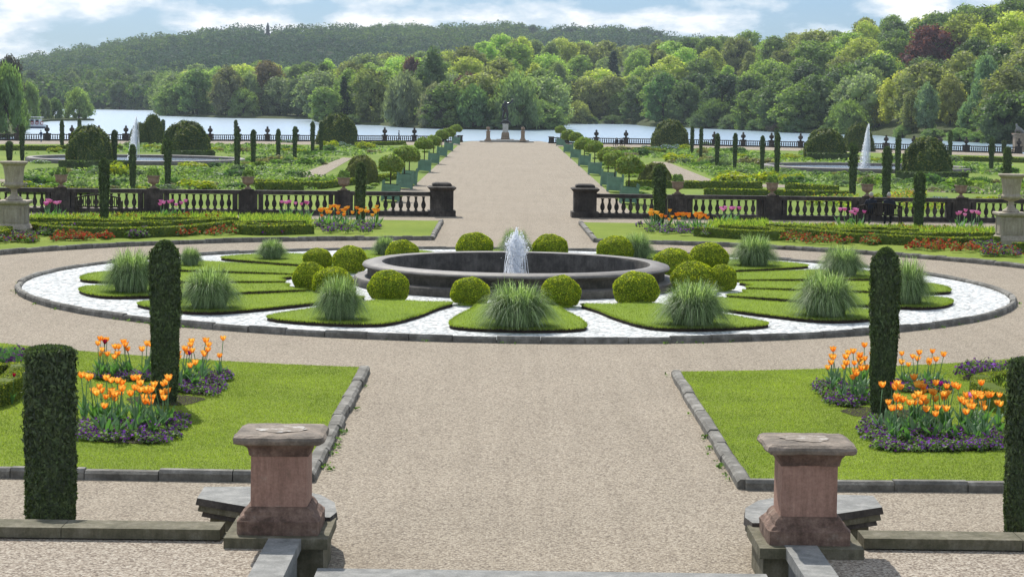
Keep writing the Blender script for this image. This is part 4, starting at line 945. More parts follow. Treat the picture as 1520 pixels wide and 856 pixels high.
# --- planters with clipped laurel standards
def planter_tree():
    e = empty('planter_box', (0, 0, 0))
    g = MB(); g.box((0, 0, .62), (1.04, 1.04, 1.0), 'planter_green')
    for k in range(5): 
        for (dx, dy, lx, ly) in ((0, -.527, 1.0, .02), (0, .527, 1.0, .02), (-.527, 0, .02, 1.0), (.527, 0, .02, 1.0)): g.box((dx, dy, .24 + .19 * k), (lx, ly, .165), 'planter_green')
    g.obj('panel', e)
    for sx in (-1, 1):
        for sy in (-1, 1):
            g = MB(); g.box((sx * .53, sy * .53, .62), (.13, .13, 1.24), 'planter_green'); g.lathe([(.05, 1.24), (.07, 1.29), (0, 1.36)], 'planter_green', 8, (sx * .53, sy * .53, 0)); g.obj('corner_post', e)
    g = MB(); g.box((0, 0, 1.10), (.98, .98, .04), 'soil'); g.obj('soil', e); return e
def lolly_mesh(n=2600, size=.10, seed=90):
    r_ = rs(seed); g = MB(); a = r_.uniform(0, 2 * pi, n); c = r_.uniform(-.75, 1, n); th = np.arccos(c); q = r_.uniform(.82, 1.06, n) * (1 + .06 * np.sin(3 * a + seed) + .05 * np.sin(5 * th + a))
    N_ = np.column_stack([np.sin(th) * np.cos(a), np.sin(th) * np.sin(a), np.cos(th)]); P = N_ * q[:, None] * (1, 1, .78) * .5; P[:, 2] = np.maximum(P[:, 2], -.27)
    S = 16; K = 8; V = []
    for j in range(K + 1):
        t = 2.3 * j / K
        for i in range(S): V.append((.43 * sin(t) * cos(2 * pi * i / S), .43 * sin(t) * sin(2 * pi * i / S), max(-.25, .43 * .78 * cos(t))))
    g.add(V, [(j * S + i, (j + 1) * S + i, (j + 1) * S + (i + 1) % S, j * S + (i + 1) % S) for j in range(K) for i in range(S)], 'topiary', True)
    g.leaves(P, N_, size * .5, 'topiary', r_, 1.9, .8); return g
lm = [lolly_mesh(2600, .10, 90 + k).mesh('crown') for k in range(3)]
g = MB(); g.tube([(0, 0, 1.05), (.02, 0, 1.7), (0, .01, 2.7)], [.05, .045, .05], 'bark', 8); trm = g.mesh('trunk')
pb = planter_tree(); PCH[pb.name] = [x for x in list(COL.objects) if x.parent == pb]
PL = {-1: [(567, 299, 35, 235), (591, 281, 31, 213), (602, 275, 34, 210), (622, 255.5, 23, 203), (639, 243.7, 23, 194), (652, 233, 20, 190.5), (663, 224.5, 20, 186), (675.5, 215, 17, 182.5)],
      1: [(941, 303, 41, 222), (915, 285.5, 30, 215.5), (903, 277, 28, 213), (879, 260, 27, 206.5), (863, 247, 28, 197), (850, 236, 18, 194), (840, 227, 22, 188.5), (826, 217, 16, 184.5)]}
for sgn in (-1, 1):
    for i, (x, b, cw, ct) in enumerate(PL[sgn]):
        p = at(x, b, -2); p[0] = sgn * 8.25; W_ = 'left' if sgn < 0 else 'right'
        s = scale_at(p[1]); k = 1.06
        o = plant(pb, (p[0], p[1] + .5, -2), rs(i).uniform(-.04, .04), k); tag(o, 'green slatted square planter, %s from the near end of the %s row' % (ordn(i), W_), 'planter', 'green planters lining the avenue')
        t = empty('laurel_standard', (p[0], p[1] + .5, -2)); tag(t, 'clipped ball-headed tree in the %s planter from the near end of the %s row' % (ordn(i), W_), 'tree', 'ball-headed trees lining the avenue')
        # top height from the photo
        r_ = rs(i + 5 * sgn + 10); dcw = max(1.75, min(2.1, cw / s)) * (1.0); zt = 3.3 + r_.uniform(-.1, .15)
        c = link('crown', lm[i % 3], t, (0, 0, zt - .42 * dcw)); c.scale = (dcw, dcw, dcw * .95); c.rotation_euler = (0, 0, i); c.color = (.30, .42, .11, 1)
        link('trunk', trm, t)
# ================================================================== FLOWERS
def tulip_proto(col, H, seed, near=True):
    r_ = rs(seed); e = empty('tulip', (0, 0, 0)); ch = []
    bx_, by_ = r_.normal(0, .03, 2)
    g = MB(); g.tube([(0, 0, 0), (bx_ * .4, by_ * .4, H * .5), (bx_, by_, H)], .0045, 'tulip_leaf', 5); ch.append(g.obj('stem', e))
    for k in range(3):
        a = r_.uniform(0, 2 * pi); l = r_.uniform(.20, .34); g = MB(); V = []
        dx, dy = cos(a), sin(a); K = 5
        for i in range(K + 1):
            t = i / K; w = .026 * sin(pi * min(1, t * .9 + .12)) ** .8 * (1 if i < K else .1); z = l * (t * 1.05 - .18 * t * t); o_ = .10 * t ** 1.6
            V += [(dx * o_ - dy * w, dy * o_ + dx * w, z), (dx * (o_ - .008), dy * (o_ - .008), z + .002), (dx * o_ + dy * w, dy * o_ - dx * w, z)]
        g.add(V, [(3 * i, 3 * i + 1, 3 * i + 4, 3 * i + 3) for i in range(K)] + [(3 * i + 1, 3 * i + 2, 3 * i + 5, 3 * i + 4) for i in range(K)], 'tulip_leaf', True); ch.append(g.obj('leaf', e))
    g = MB(); op = r_.uniform(.8, 1.25)
    for k in range(6):
        a = k * pi / 3 + r_.normal(0, .08); K = 6; V = []; f = 1 if k % 2 else .92
        for i in range(K + 1):
            t = i / K; rad = (.030 * sin(pi * min(.62, t * .62 + .05)) + (.016 * op * max(0, t - .6) ** 1.2 * 2.4)) * f; z = H + .078 * t; w = .026 * sin(pi * (t * .86 + .10)) ** .7 if i < K else .001
            for s_ in (-1, 0, 1): V.append((bx_ + rad * cos(a) - s_ * w * sin(a) * .9 - (abs(s_) * .006) * cos(a), by_ + rad * sin(a) + s_ * w * cos(a) * .9 - (abs(s_) * .006) * sin(a), z))
        g.add(V, [(3 * i + j, 3 * i + j + 1, 3 * i + j + 4, 3 * i + j + 3) for i in range(K) for j in range(2)], col, True)
    ch.append(g.obj('flower', e)); PCH[e.name] = ch; return e
TU = {c: [tulip_proto(c, h, 100 + 7 * i + len(c)) for i, h in enumerate(hs)] for c, hs in (('petal_orange', (.50, .42, .56, .34)), ('petal_magenta', (.52,)), ('petal_crimson', (.55,)), ('petal_pink', (.48,)))}
def tulips(P, n, col, label, group, seed, z=.09, s=(1., 1.25), jit=None, cat='tulip'):
    r_ = rs(seed)
    Q = scatter([at(x, y, z) for x, y in P], n, r_)
    for i, q in enumerate(Q):
        k = TU[col][r_.randint(len(TU[col]))] if i >= len(TU[col]) else TU[col][i]
        o = plant(k, (q[0], q[1], z), r_.uniform(0, 6.3), (lambda f: (f * 1.42, f * 1.42, f))(r_.uniform(*s))); tag(o, label, cat, group)
def onetulip(x, y, col, label, s=1.1, z=.09):
    p = at(x, y, z); o = plant(TU[col][0], tuple(p), 0, s); tag(o, label, 'tulip')
tulips([(122, 636), (150, 652), (235, 652), (262, 628), (215, 618), (125, 618)], 42, 'petal_orange', 'orange lily-flowered tulip in the bed in front of the left yew column', 'orange tulips before the left yew', 1)
tulips([(138, 563), (225, 566), (225, 552), (145, 550)], 20, 'petal_orange', 'orange tulip in the bed behind the left yew, on its left side', 'orange tulips behind the left yew', 2)
tulips([(262, 580), (305, 588), (335, 556), (268, 556)], 17, 'petal_orange', 'orange tulip in the slanting bed right of the left yew column', 'orange tulips right of the left yew', 3)
tulips([(1300, 650), (1330, 662), (1482, 655), (1490, 628), (1310, 630)], 62, 'petal_orange', 'orange lily-flowered tulip in the bed in front of the right yew column', 'orange tulips before the right yew', 4)
tulips([(1222, 572), (1255, 600), (1288, 598), (1288, 570)], 24, 'petal_orange', 'orange tulip in the slanting bed left of the right yew column', 'orange tulips left of the right yew', 5)
tulips([(1332, 582), (1400, 580), (1385, 570), (1332, 570)], 11, 'petal_orange', 'orange tulip in the bed behind the right yew, on its right side', 'orange tulips behind the right yew', 6)
onetulip(152, 562, 'petal_crimson', 'single crimson tulip behind the left flat-topped yew'); onetulip(278, 572, 'petal_magenta', 'single magenta tulip right of the left yew column', 1.0)
onetulip(1320, 626, 'petal_magenta', 'magenta tulip at the foot of the right yew column', 1.05); onetulip(1392, 624, 'petal_magenta', 'magenta tulip standing above the right front bed', 1.05); onetulip(1433, 640, 'petal_pink', 'single pale pink tulip in the right front bed', 1.1)
onetulip(18, 600, 'petal_crimson', 'crimson tulip inside the left box hedge', .8)
def small_tulip(col, seed):
    r_ = rs(seed); g = MB(); H = .42; g.tube([(0, 0, 0), (0, 0, H)], .006, 'tulip_leaf', 3)
    g.lathe([(.005, H), (.032, H + .025), (.034, H + .055), (.045, H + .085)][:4], col, 6, smooth=True)
    for k in range(3):
        a = r_.uniform(0, 6.3); V = [(-.015 * sin(a), .015 * cos(a), 0), (.015 * sin(a), -.015 * cos(a), 0), (.10 * cos(a) + .02 * sin(a), .10 * sin(a) - .02 * cos(a), .16), (.16 * cos(a), .16 * sin(a), .27), (.10 * cos(a) - .02 * sin(a), .10 * sin(a) + .02 * cos(a), .16)]
        g.add(V, [(0, 1, 2, 3, 4)], 'tulip_leaf')
    return g.mesh('tulip')
ST = {c: small_tulip(c, 5) for c in ('petal_orange', 'petal_pink', 'petal_magenta')}
def smalls(P, n, col, label, group, seed, z=.09, s=(1.15, 1.7)):
    r_ = rs(seed)
    for q in scatter([at(x, y, z) for x, y in P], n, r_):
        o = link('tulip', ST[col], None, (q[0], q[1], z)); o.rotation_euler = (r_.normal(0, .06), r_.normal(0, .06), r_.uniform(0, 6)); o.scale = (lambda f: (f * 1.25, f * 1.25, f * .82))(r_.uniform(*s)); tag(o, label, 'tulip', group)
smalls([(470, 340), (560, 342), (563, 331), (478, 329)], 38, 'petal_orange', 'orange tulip round the yew column left of the gap', 'orange tulips left of the gap', 1, s=(1.3, 1.8))
smalls([(958, 344), (1052, 349), (1045, 336), (952, 333)], 38, 'petal_orange', 'orange tulip round the yew column right of the gap', 'orange tulips right of the gap', 2, s=(1.3, 1.8))
for i, (x0, x1, y) in enumerate([(60, 94, 326), (236, 275, 327), (416, 458, 326), (1064, 1099, 334), (1243, 1281, 339), (1417, 1457, 342)]):
    smalls([(x0, y), (x1, y + 1), (x1, y - 4), (x0, y - 5)], 8, 'petal_pink', 'pink tulip in the %s pink clump from the left' % ordn(i), 'pink tulips along the back of the far lawns', 10 + i, s=(1.5, 1.9))
# beds of violas: soil, leaves and flowers
def viola_bed(P, n, label, seed, z=.095, soil=True, s=.030, fl=(('petal_purple', .50), ('petal_violet', .22)), h=.14, leaf='pansy_leaf', name='viola_bed', fs=.9, up=0, kind='stuff'):
    r_ = rs(seed); W_ = [at(x, y, z) for x, y in P]
    if soil: g = MB(); Q = smooth_closed(W_, 1); g.add([(q[0], q[1], z + .004 + seed % 7 * .0007) for q in Q], [tuple(range(len(Q)))], 'soil'); struct(g, 'flower_bed_soil')
    cl = scatter(W_, max(8, n // 60), r_); k = r_.randint(0, len(cl), n); hh = r_.uniform(.5, 1.1, len(cl)) * h
    a = r_.uniform(0, 2 * pi, n); q = np.sqrt(r_.uniform(0, 1, n)) * .13 * (h / .14) ** .5; ph_ = hh[k] * np.sqrt(np.maximum(0, 1 - (q / (.14 * (h / .14) ** .5)) ** 2)) * r_.uniform(.5, 1.05, n)
    PP = np.column_stack([cl[k] + np.column_stack([q * np.cos(a), q * np.sin(a)]), z + ph_]); NN = np.column_stack([np.cos(a) * .5, np.sin(a) * .5, np.ones(n)])
    g = MB(); g.leaves(PP, NN, s, leaf, r_, 1.8 if not up else 4.5, .6, up)
    for mt, fr in fl:
        m_ = int(n * fr * .35); i = r_.randint(0, n, m_); g.leaves(PP[i] + (0, 0, .018), NN[i] + (0, -.6, 0), s * fs * 1.3, mt, r_, 1.05, .35)
    return tag(g.obj(name), label, 'flower bed', kind=kind)
viola_bed([(118, 652), (160, 657), (252, 659), (280, 625), (250, 620), (215, 634), (118, 630)], 9000, 'purple violas and green leaves below the orange tulips, left front bed', 1)
viola_bed([(130, 560), (160, 565), (228, 567), (228, 558), (140, 555)], 3500, 'purple violas along the back left bed', 2, s=.03)
viola_bed([(208, 583), (228, 594), (240, 580), (262, 582), (318, 589), (343, 558), (325, 555), (262, 572), (235, 572)], 7500, 'purple violas in the slanting bed right of the left yew', 3)
viola_bed([(1278, 640), (1308, 671), (1400, 670), (1500, 668), (1500, 640), (1420, 640), (1330, 632), (1290, 625)], 13000, 'purple violas and green leaves below the orange tulips, right front bed', 4)
viola_bed([(1204, 573), (1238, 604), (1288, 604), (1288, 585), (1240, 570)], 5500, 'purple violas in the slanting bed left of the right yew', 5)
viola_bed([(1332, 583), (1408, 582), (1402, 572), (1332, 571)], 3500, 'dark purple violas behind the right yew', 6)
viola_bed([(-40, 545), (32, 542), (32, 534), (-40, 534)], 3500, 'dark plum wallflowers and iris leaves at the left edge of the lawn', 7, h=.3, up=1.2, s=.02, fl=(('petal_purple', .4),), leaf='tulip_leaf', fs=2.2)
viola_bed([(1428, 558), (1430, 565), (1560, 562), (1560, 552), (1450, 552)], 6000, 'dark plum wallflowers at the right edge of the front lawn', 8, h=.28, up=.8, s=.02, fl=(('petal_purple', .5), ('petal_violet', .15)), leaf='pansy_leaf', fs=2.2)
viola_bed([(1452, 590), (1500, 600), (1560, 600), (1560, 575), (1470, 573)], 2500, 'bright iris leaves inside the right box hedge', 9, h=.36, up=2., s=.018, fl=(), leaf='iris_leaf', soil=True)
viola_bed([(-60, 588), (8, 575), (24, 556), (-60, 560)], 2500, 'bright iris leaves inside the left box hedge', 10, h=.3, up=2., s=.018, fl=(), leaf='iris_leaf', soil=True)
# far lawns
for i, (P, lb, fl) in enumerate([
        ([(462, 347), (563, 348), (570, 338), (470, 338)], 'violas under the orange tulips left of the gap', (('petal_purple', .5), ('petal_violet', .2))),
        ([(950, 347), (1057, 353), (1060, 344), (945, 338)], 'violas under the orange tulips right of the gap', (('petal_purple', .5), ('petal_violet', .2))),
        ([(78, 359), (120, 358), (168, 356), (165, 351), (80, 353)], 'red wallflowers in a strip on the left far lawn', (('petal_red', 1.6),)),
        ([(-20, 362), (52, 361), (52, 354), (-20, 354)], 'dark maroon wallflowers left of the red strip', (('petal_purple', .4), ('petal_red', .3))),
        ([(50, 351), (110, 351), (110, 345), (50, 345)], 'sparse plum wallflowers before the long left hedge', (('petal_purple', .4),)),
        ([(185, 355), (245, 352), (245, 346), (188, 348)], 'mauve wallflowers in the middle of the left far lawn', (('petal_purple', .5),)),
        ([(256, 352), (300, 351), (352, 349), (352, 344), (260, 345)], 'red and green wallflower strip left of the looped hedge', (('petal_red', .9),)),
        ([(378, 349), (428, 348), (428, 342), (380, 343)], 'dusky wallflowers before the looped hedge', (('petal_red', .2), ('petal_purple', .4))),
        ([(1160, 359), (1205, 363), (1262, 363), (1262, 357), (1165, 353)], 'red wallflowers left of the right yew', (('petal_red', 1.),)),
        ([(1282, 364), (1303, 364), (1303, 358), (1283, 358)], 'small maroon clump behind the right yew column', (('petal_red', .8),)),
        ([(1350, 371), (1400, 375), (1430, 377), (1452, 374), (1450, 366), (1352, 363)], 'bright red wallflower strip on the right far lawn', (('petal_red', 1.7),)),
        ([(1450, 371), (1480, 372), (1480, 364), (1420, 360)], 'plum wallflowers beside the right vase pedestal', (('petal_purple', .7),)),
        ([(1455, 381), (1515, 383), (1512, 374), (1465, 373)], 'maroon wallflowers below the right vase pedestal', (('petal_red', .4), ('petal_purple', .5)))]):
    viola_bed(P, 2600, lb, 20 + i, h=.30, s=.05, fl=fl, soil=False, fs=1.1)
def iris(P, n, label, seed, z=.09, h=.30, mat='iris_leaf', s=.035):
    r_ = rs(seed); Q = scatter([at(x, y, z) for x, y in P], n, r_); l = r_.uniform(.4, 1.1, n) * h
    g = MB(); a = r_.uniform(0, 2 * pi, n); w = np.stack([np.cos(a), np.sin(a), 0 * a], 1) * s * .5; B = np.column_stack([Q, np.full(n, z)]); T = B + np.column_stack([r_.normal(0, .25, n) * l, r_.normal(0, .25, n) * l, l])
    Mm = (B + T) / 2 + np.array([0, 0, .02]); V = np.stack([B - w * .6, B + w * .6, Mm + w, T, Mm - w], 1).reshape(-1, 3); g.add(V, [np.arange(5 * n).reshape(n, 5)], mat)
    return tag(g.obj('bedding_leaves'), label, 'bedding plants', kind='stuff')
iris([(40, 336), (330, 332), (352, 326), (352, 322), (40, 325)], 5200, 'bright iris and tulip leaves behind the long left hedge', 1)
iris([(356, 336), (462, 336), (462, 325), (356, 324)], 2300, 'bright iris leaves inside the looped left hedge', 2)
iris([(1040, 342), (1140, 344), (1140, 332), (1060, 332)], 2000, 'bright iris leaves inside the looped right hedge', 3)
iris([(1140, 341), (1260, 348), (1475, 354), (1475, 344), (1140, 337)], 5600, 'bright iris and tulip leaves behind the long right hedge', 4)
for i, (P, lb) in enumerate([([(100, 331), (330, 329), (330, 325), (100, 326)], 'scattered red and yellow bedding behind the long left hedge'), ([(1180, 343), (1330, 348), (1460, 350), (1460, 345), (1190, 338)], 'scattered red and yellow bedding behind the long right hedge')]):
    viola_bed(P, 3000, lb, 50 + i, h=.30, s=.055, fl=(('petal_red', .35), ('petal_yellow', .15)), soil=False, fs=1.1, leaf='box_hedge')
for i, (px, lb) in enumerate([([(60, 336), (110, 333.5), (160, 336), (210, 333), (250, 336)], 'wavy low box edging in the left parterre'), ([(370, 335), (410, 337), (450, 335)], 'short box edging inside the looped left hedge'), ([(1180, 341), (1230, 347), (1290, 345), (1350, 351), (1420, 349)], 'wavy low box edging in the right parterre'), ([(1070, 338), (1110, 341), (1150, 340)], 'short box edging inside the looped right hedge')]):
    hedge(A_(*px), .3, .33, .08, lb, dens=600, size=.05)
# ================================================================== LOWER GARDEN PLANTING
def mound_mesh(name, n, size, seed, flowers=None, mat='leaf', spiky=0):
    r_ = rs(seed); g = MB(); L_ = 7; c = np.column_stack([r_.normal(0, .22, L_), r_.normal(0, .22, L_), r_.uniform(.0, .35, L_)]); R_ = r_.uniform(.25, .42, L_)
    k = r_.randint(0, L_, n); th = np.arccos(r_.uniform(-.2, 1, n)); a = r_.uniform(0, 2 * pi, n); N_ = np.column_stack([np.sin(th) * np.cos(a), np.sin(th) * np.sin(a), np.cos(th)])
    P = c[k] + N_ * (R_[k] * r_.uniform(.75, 1.08, n))[:, None]; P[:, 2] = np.maximum(.02, P[:, 2]); g.leaves(P, N_, size, mat, r_, 1.7 if not spiky else 5, .7, spiky)
    if flowers:
        i = r_.choice(n, int(n * .55)); i = i[P[i, 2] > .22]; g.leaves(P[i] + N_[i] * .03, N_[i], size * .9, flowers, r_, 1.1 if flowers != 'petal_lavender' else 2.5, .4, 0 if flowers != 'petal_lavender' else 1)
    return g.mesh(name)
mm = [mound_mesh('perennial_clump', 420, .13, 200 + k) for k in range(4)] + [mound_mesh('perennial_clump', 520, .06, 210, None, 'leaf', 2.)]
my = [mound_mesh('euphorbia', 520, .11, 220 + k, 'petal_yellow') for k in range(2)]; ml = mound_mesh('blue_flower_clump', 500, .08, 230, 'petal_lavender', 'leaf', 1.5); mw = mound_mesh('white_flower_clump', 420, .10, 240, 'petal_white')
def clump(me, x, b, w, h, name, label, cat, group, col, z=-2, i=0):
    p = at(x, b, z); s = scale_at(p[1]); o = link(name, me, None, tuple(p)); o.scale = (w / s / .95, w / s / .95, h / s / .72); o.rotation_euler = (0, 0, i * 1.7); o.color = (*[c * 1.7 for c in col], 1); return tag(o, label, cat, group)
yl = [(302, 281, 46, 15), (176, 262, 32, 22), (286, 249, 34, 9), (224, 221, 22, 7), (229, 213, 15, 6), (81, 226, 17, 8), (321, 224, 17, 6), (489, 219, 18, 11), (543, 221, 22, 11), (447, 230, 13, 11), (425, 226, 14, 7), (440, 240, 12, 6), (66, 281, 28, 7), (35, 276, 18, 9), (213, 281, 16, 5), (470, 222, 12, 5)]
yr = [(1007, 240, 34, 13), (1090, 269, 44, 15), (1016, 222, 16, 8), (1138, 271, 36, 17), (1170, 269, 28, 12), (1175, 236, 22, 8), (1462, 299, 26, 8), (1300, 297, 14, 10), (1056, 225, 14, 5), (1104, 234, 16, 6), (1300, 240, 14, 6)]
for W_, lst in (('left', sorted(yl)), ('right', sorted(yr))):
    for i, (x, b, w, h) in enumerate(lst): clump(my[i % 2], x, b, w, h, 'euphorbia', 'acid yellow euphorbia mound, %s from the left in the lower garden\'s %s half' % (ordn(i), W_), 'shrub', 'yellow euphorbia mounds', (.20, .24, .03), i=i)
bl = [(57, 280, 30, 7), (97, 279, 20, 7), (40, 280, 14, 5), (504, 217, 16, 7), (427, 212, 16, 5), (520, 219, 12, 5), (960, 222, 18, 6), (985, 222, 26, 8), (1003, 221, 14, 7), (1385, 300, 28, 9), (1402, 300, 22, 8), (1262, 296, 18, 8), (1050, 216, 14, 6)]
for i, (x, b, w, h) in enumerate(sorted(bl)): clump(ml, x, b, w, h, 'blue_flower_clump', 'lavender blue flower clump, %s from the left in the lower garden' % ordn(i), 'flowers', 'lavender blue clumps', (.10, .15, .07), i=i)
wl = [(113, 256, 20, 6), (119, 266, 16, 5), (324, 262, 22, 7), (385, 262, 18, 6), (60, 243, 22, 7), (1345, 243, 12, 5), (392, 252, 20, 7)]
for i, (x, b, w, h) in enumerate(sorted(wl)): clump(mw, x, b, w, h, 'white_flower_clump', 'white flowering clump, %s from the left in the lower garden' % ordn(i), 'flowers', 'white flowering clumps', (.10, .16, .05), i=i)
pal = [((.10, .17, .035), 'fresh green'), ((.065, .12, .035), 'mid green'), ((.15, .21, .04), 'lime green'), ((.11, .15, .09), 'grey green'), ((.06, .11, .045), 'dark green'), ((.16, .15, .09), 'buff')]
zones = [([(40, 284), (470, 282), (520, 262), (430, 262), (440, 258), (505, 236), (420, 232), (330, 236), (310, 248), (180, 250), (60, 252), (30, 262)], 95, 'left of the avenue near the balustrade'),
         ([(0, 229), (90, 228), (110, 215), (400, 216), (480, 220), (560, 218), (600, 222), (540, 232), (400, 233), (330, 228), (180, 226)], 55, 'left of the avenue towards the lake'),
         ([(1000, 242), (1100, 238), (1160, 244), (1170, 256), (1300, 262), (1420, 268), (1520, 275), (1520, 295), (1480, 290), (1340, 283), (1190, 276), (1070, 268), (1040, 256)], 85, 'right of the avenue near the balustrade'),
         ([(900, 225), (960, 224), (1060, 221), (1170, 232), (1260, 233), (1390, 240), (1500, 246), (1520, 262), (1430, 258), (1330, 248), (1130, 238), (1000, 236), (930, 234)], 50, 'right of the avenue towards the lake')]
r_ = rs(77); ci = 0
for P, n, zl in zones:
    Q = scatter([(x, y, 0) for x, y in P], n, r_)
    for x, y in Q:
        if (n > 80 and (263 < y < 271 or 249 < y < 254)) or (n < 60 and 221 < y < 225): continue
        j = r_.randint(0, 6); near = (y - 200) / 80; w = r_.uniform(12, 30) * (.5 + .6 * near); h = w * r_.uniform(.28, .6)
        clump(mm[r_.randint(0, 5)], x, y, w, h, 'perennial_clump', '%s leafy clump in the border %s' % (pal[j][1], zl), 'plant', 'leafy clumps in the lower borders', pal[j][0], i=r_.uniform(0, 6))
# planting beside the planters
for sgn, P in ((-1, [(520, 285), (560, 280), (600, 248), (640, 226), (655, 214), (600, 214), (560, 235), (545, 262)]), (1, [(960, 292), (930, 285), (890, 248), (860, 226), (880, 224), (930, 244), (970, 280)])):
    for x, y in scatter([(a, b, 0) for a, b in P], 26, r_):
        j = r_.randint(0, 3); near = (y - 200) / 80; w = r_.uniform(9, 18) * (.5 + .6 * near); clump(mm[r_.randint(0, 4)], x, y, w, w * .35, 'perennial_clump', '%s low clump behind the planter row on the %s' % (pal[j][1], 'left' if sgn < 0 else 'right'), 'plant', 'low clumps behind the planters', pal[j][0])
def cover(P, n, size, label, seed, mat='perennial', h=.35, fl=None):
    r_ = rs(seed); Q = scatter([at(x, y, -2) for x, y in P], n, r_); g = MB(); nz = .5 + .5 * np.sin(Q[:, 0] * .9 + np.sin(Q[:, 1] * .5) * 2) * np.cos(Q[:, 1] * .35)
    PP = np.column_stack([Q, -2 + h * nz * r_.uniform(.2, 1, n) + .03]); g.leaves(PP, np.tile([0, -.2, 1.], (n, 1)), size, mat, r_, 2, .7, .3)
    if fl:
        for mt, fr in fl: i = r_.choice(n, int(n * fr)); g.leaves(PP[i] + (0, 0, .06), np.tile([0, -.5, 1.], (len(i), 1)), size * .6, mt, r_, 1.3, .4)
    return tag(g.obj('ground_cover'), label, 'ground cover', kind='stuff')
for i, (P, n, zl) in enumerate(zones): cover(P, 11000 if i in (0, 2) else 6000, .18 if i in (0, 2) else .26, 'mixed low perennials carpeting the border ' + zl, 300 + i)
cover([(1195, 305), (1275, 308), (1275, 298), (1195, 296)], 2500, .13, 'orange and yellow tulips beyond the right balustrade, left of the couple', 310, 'iris_leaf', .5, (('petal_orange', .25), ('petal_yellow', .06)))
cover([(1335, 312), (1425, 316), (1425, 303), (1335, 301)], 2500, .13, 'orange and yellow tulips beyond the right balustrade, right of the couple', 311, 'iris_leaf', .5, (('petal_orange', .25), ('petal_yellow', .06)))
cover([(1310, 296), (1375, 297), (1375, 291), (1310, 290)], 900, .15, 'orange tulips in a strip behind the right balustrade rail', 312, 'iris_leaf', .5, (('petal_orange', .5),))

# weeds and stray leaves along the kerbs
r_ = rs(600); g = MB(); P = []
for k in range(22):
    y = r_.choice([r_.uniform(26.8, 37.5), r_.uniform(26.8, 31)]); sx = r_.choice([-1, 1]); c = (sx * (2.72 - abs(r_.normal(0, .05))), y, .01); m_ = r_.randint(4, 16); P.append(np.array(c) + r_.normal(0, 1, (m_, 3)) * (.03, .06, .008) + (0, 0, .02))
for k in range(70):
    a = r_.uniform(0, 2 * pi); c = np.array((13.27 * cos(a), CY + 13.27 * sin(a), .02)); m_ = r_.randint(3, 9); P.append(c + r_.normal(0, 1, (m_, 3)) * (.05, .05, .008))
P = np.concatenate(P); P[:, 2] = np.abs(P[:, 2]) + .008; g.leaves(P, np.tile([0, 0, 1.], (len(P), 1)), .035, 'pansy_leaf', r_, 1.8, .8, .3); tag(g.obj('kerb_weeds'), 'small weeds sprouting along the foot of the kerbs', 'weeds', kind='stuff')
# ================================================================== WOODS AND HILLS
def hor(px): return 149.9 + (px - 752) * .01396
SH = [(225, 172), (250, 172), (330, 175), (460, 177), (475, 184), (560, 186), (610, 190), (750, 193), (825, 192), (838, 184), (930, 184), (960, 188), (1000, 189), (1100, 193), (1200, 198), (1300, 201), (1345, 206), (1400, 209), (1500, 214), (1640, 220), (1800, 228)]
WS = [(225, 118), (260, 106), (300, 100), (400, 93), (500, 97), (560, 88), (620, 76), (660, 84), (700, 70), (740, 52), (800, 60), (860, 60), (930, 62), (1000, 56), (1060, 54), (1140, 50), (1200, 42), (1240, 38), (1290, 22), (1330, 34), (1360, 22), (1400, 20), (1440, 6), (1480, 0), (1530, -10), (1640, -20), (1800, -25)]
HS = [(-700, 130), (-150, 112), (0, 97), (20, 90), (60, 82), (130, 70), (180, 62), (230, 55), (300, 47), (360, 42), (400, 46), (440, 43), (500, 42), (560, 40), (640, 41), (700, 40), (760, 37), (800, 46), (850, 42), (900, 43), (970, 48), (1000, 56), (1100, 62), (1300, 60), (2200, 80)]
ip = lambda T, x: float(np.interp(x, [a for a, _ in T], [b for _, b in T]))
def dshore(px): return 8 * F / (ip(SH, px) - hor(px))
def ddir(px, d, z):           # ground point in the direction of a pixel column at a given distance
    return np.array([CAM[0] + d * ((px - PW / 2 + 12) / F), d, z])
def sst(t): t = min(1, max(0, t)); return t * t * (3 - 2 * t)
DW = 360.
def zwood(px, t):
    d = dshore(px) + DW; zc = 5 + (hor(px) - ip(WS, px)) * d / F - 14
    z = -2.4 + (zc + 2.4) * (.55 * t + .45 * sst(t)) if t <= 1 else zc - 6 * (t - 1)
    e = sst((px - 222) / 30); return -3.6 + (z + 3.6) * e if t > .0 else -3.6
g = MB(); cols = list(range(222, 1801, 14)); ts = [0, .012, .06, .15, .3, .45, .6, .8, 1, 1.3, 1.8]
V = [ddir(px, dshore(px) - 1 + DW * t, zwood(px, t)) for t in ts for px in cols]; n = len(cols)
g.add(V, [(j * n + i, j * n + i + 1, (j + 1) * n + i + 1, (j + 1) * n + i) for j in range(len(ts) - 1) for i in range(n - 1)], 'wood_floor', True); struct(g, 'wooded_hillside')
def zhill(px, t):
    zc = 5 + (hor(px) - ip(HS, px)) * 2300 / F - 13
    return -3.5 + (zc + 3.5) * (.35 * t + .65 * sst(t)) if t <= 1 else zc - 30 * (t - 1)
DH = lambda px: 1150. if px < 700 else 1250
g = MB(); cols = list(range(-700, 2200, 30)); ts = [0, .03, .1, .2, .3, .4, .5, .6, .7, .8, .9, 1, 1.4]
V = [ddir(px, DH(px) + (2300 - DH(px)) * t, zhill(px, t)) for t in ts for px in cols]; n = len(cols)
g.add(V, [(j * n + i, j * n + i + 1, (j + 1) * n + i + 1, (j + 1) * n + i) for j in range(len(ts) - 1) for i in range(n - 1)], 'hill_ground', True); struct(g, 'far_hill')
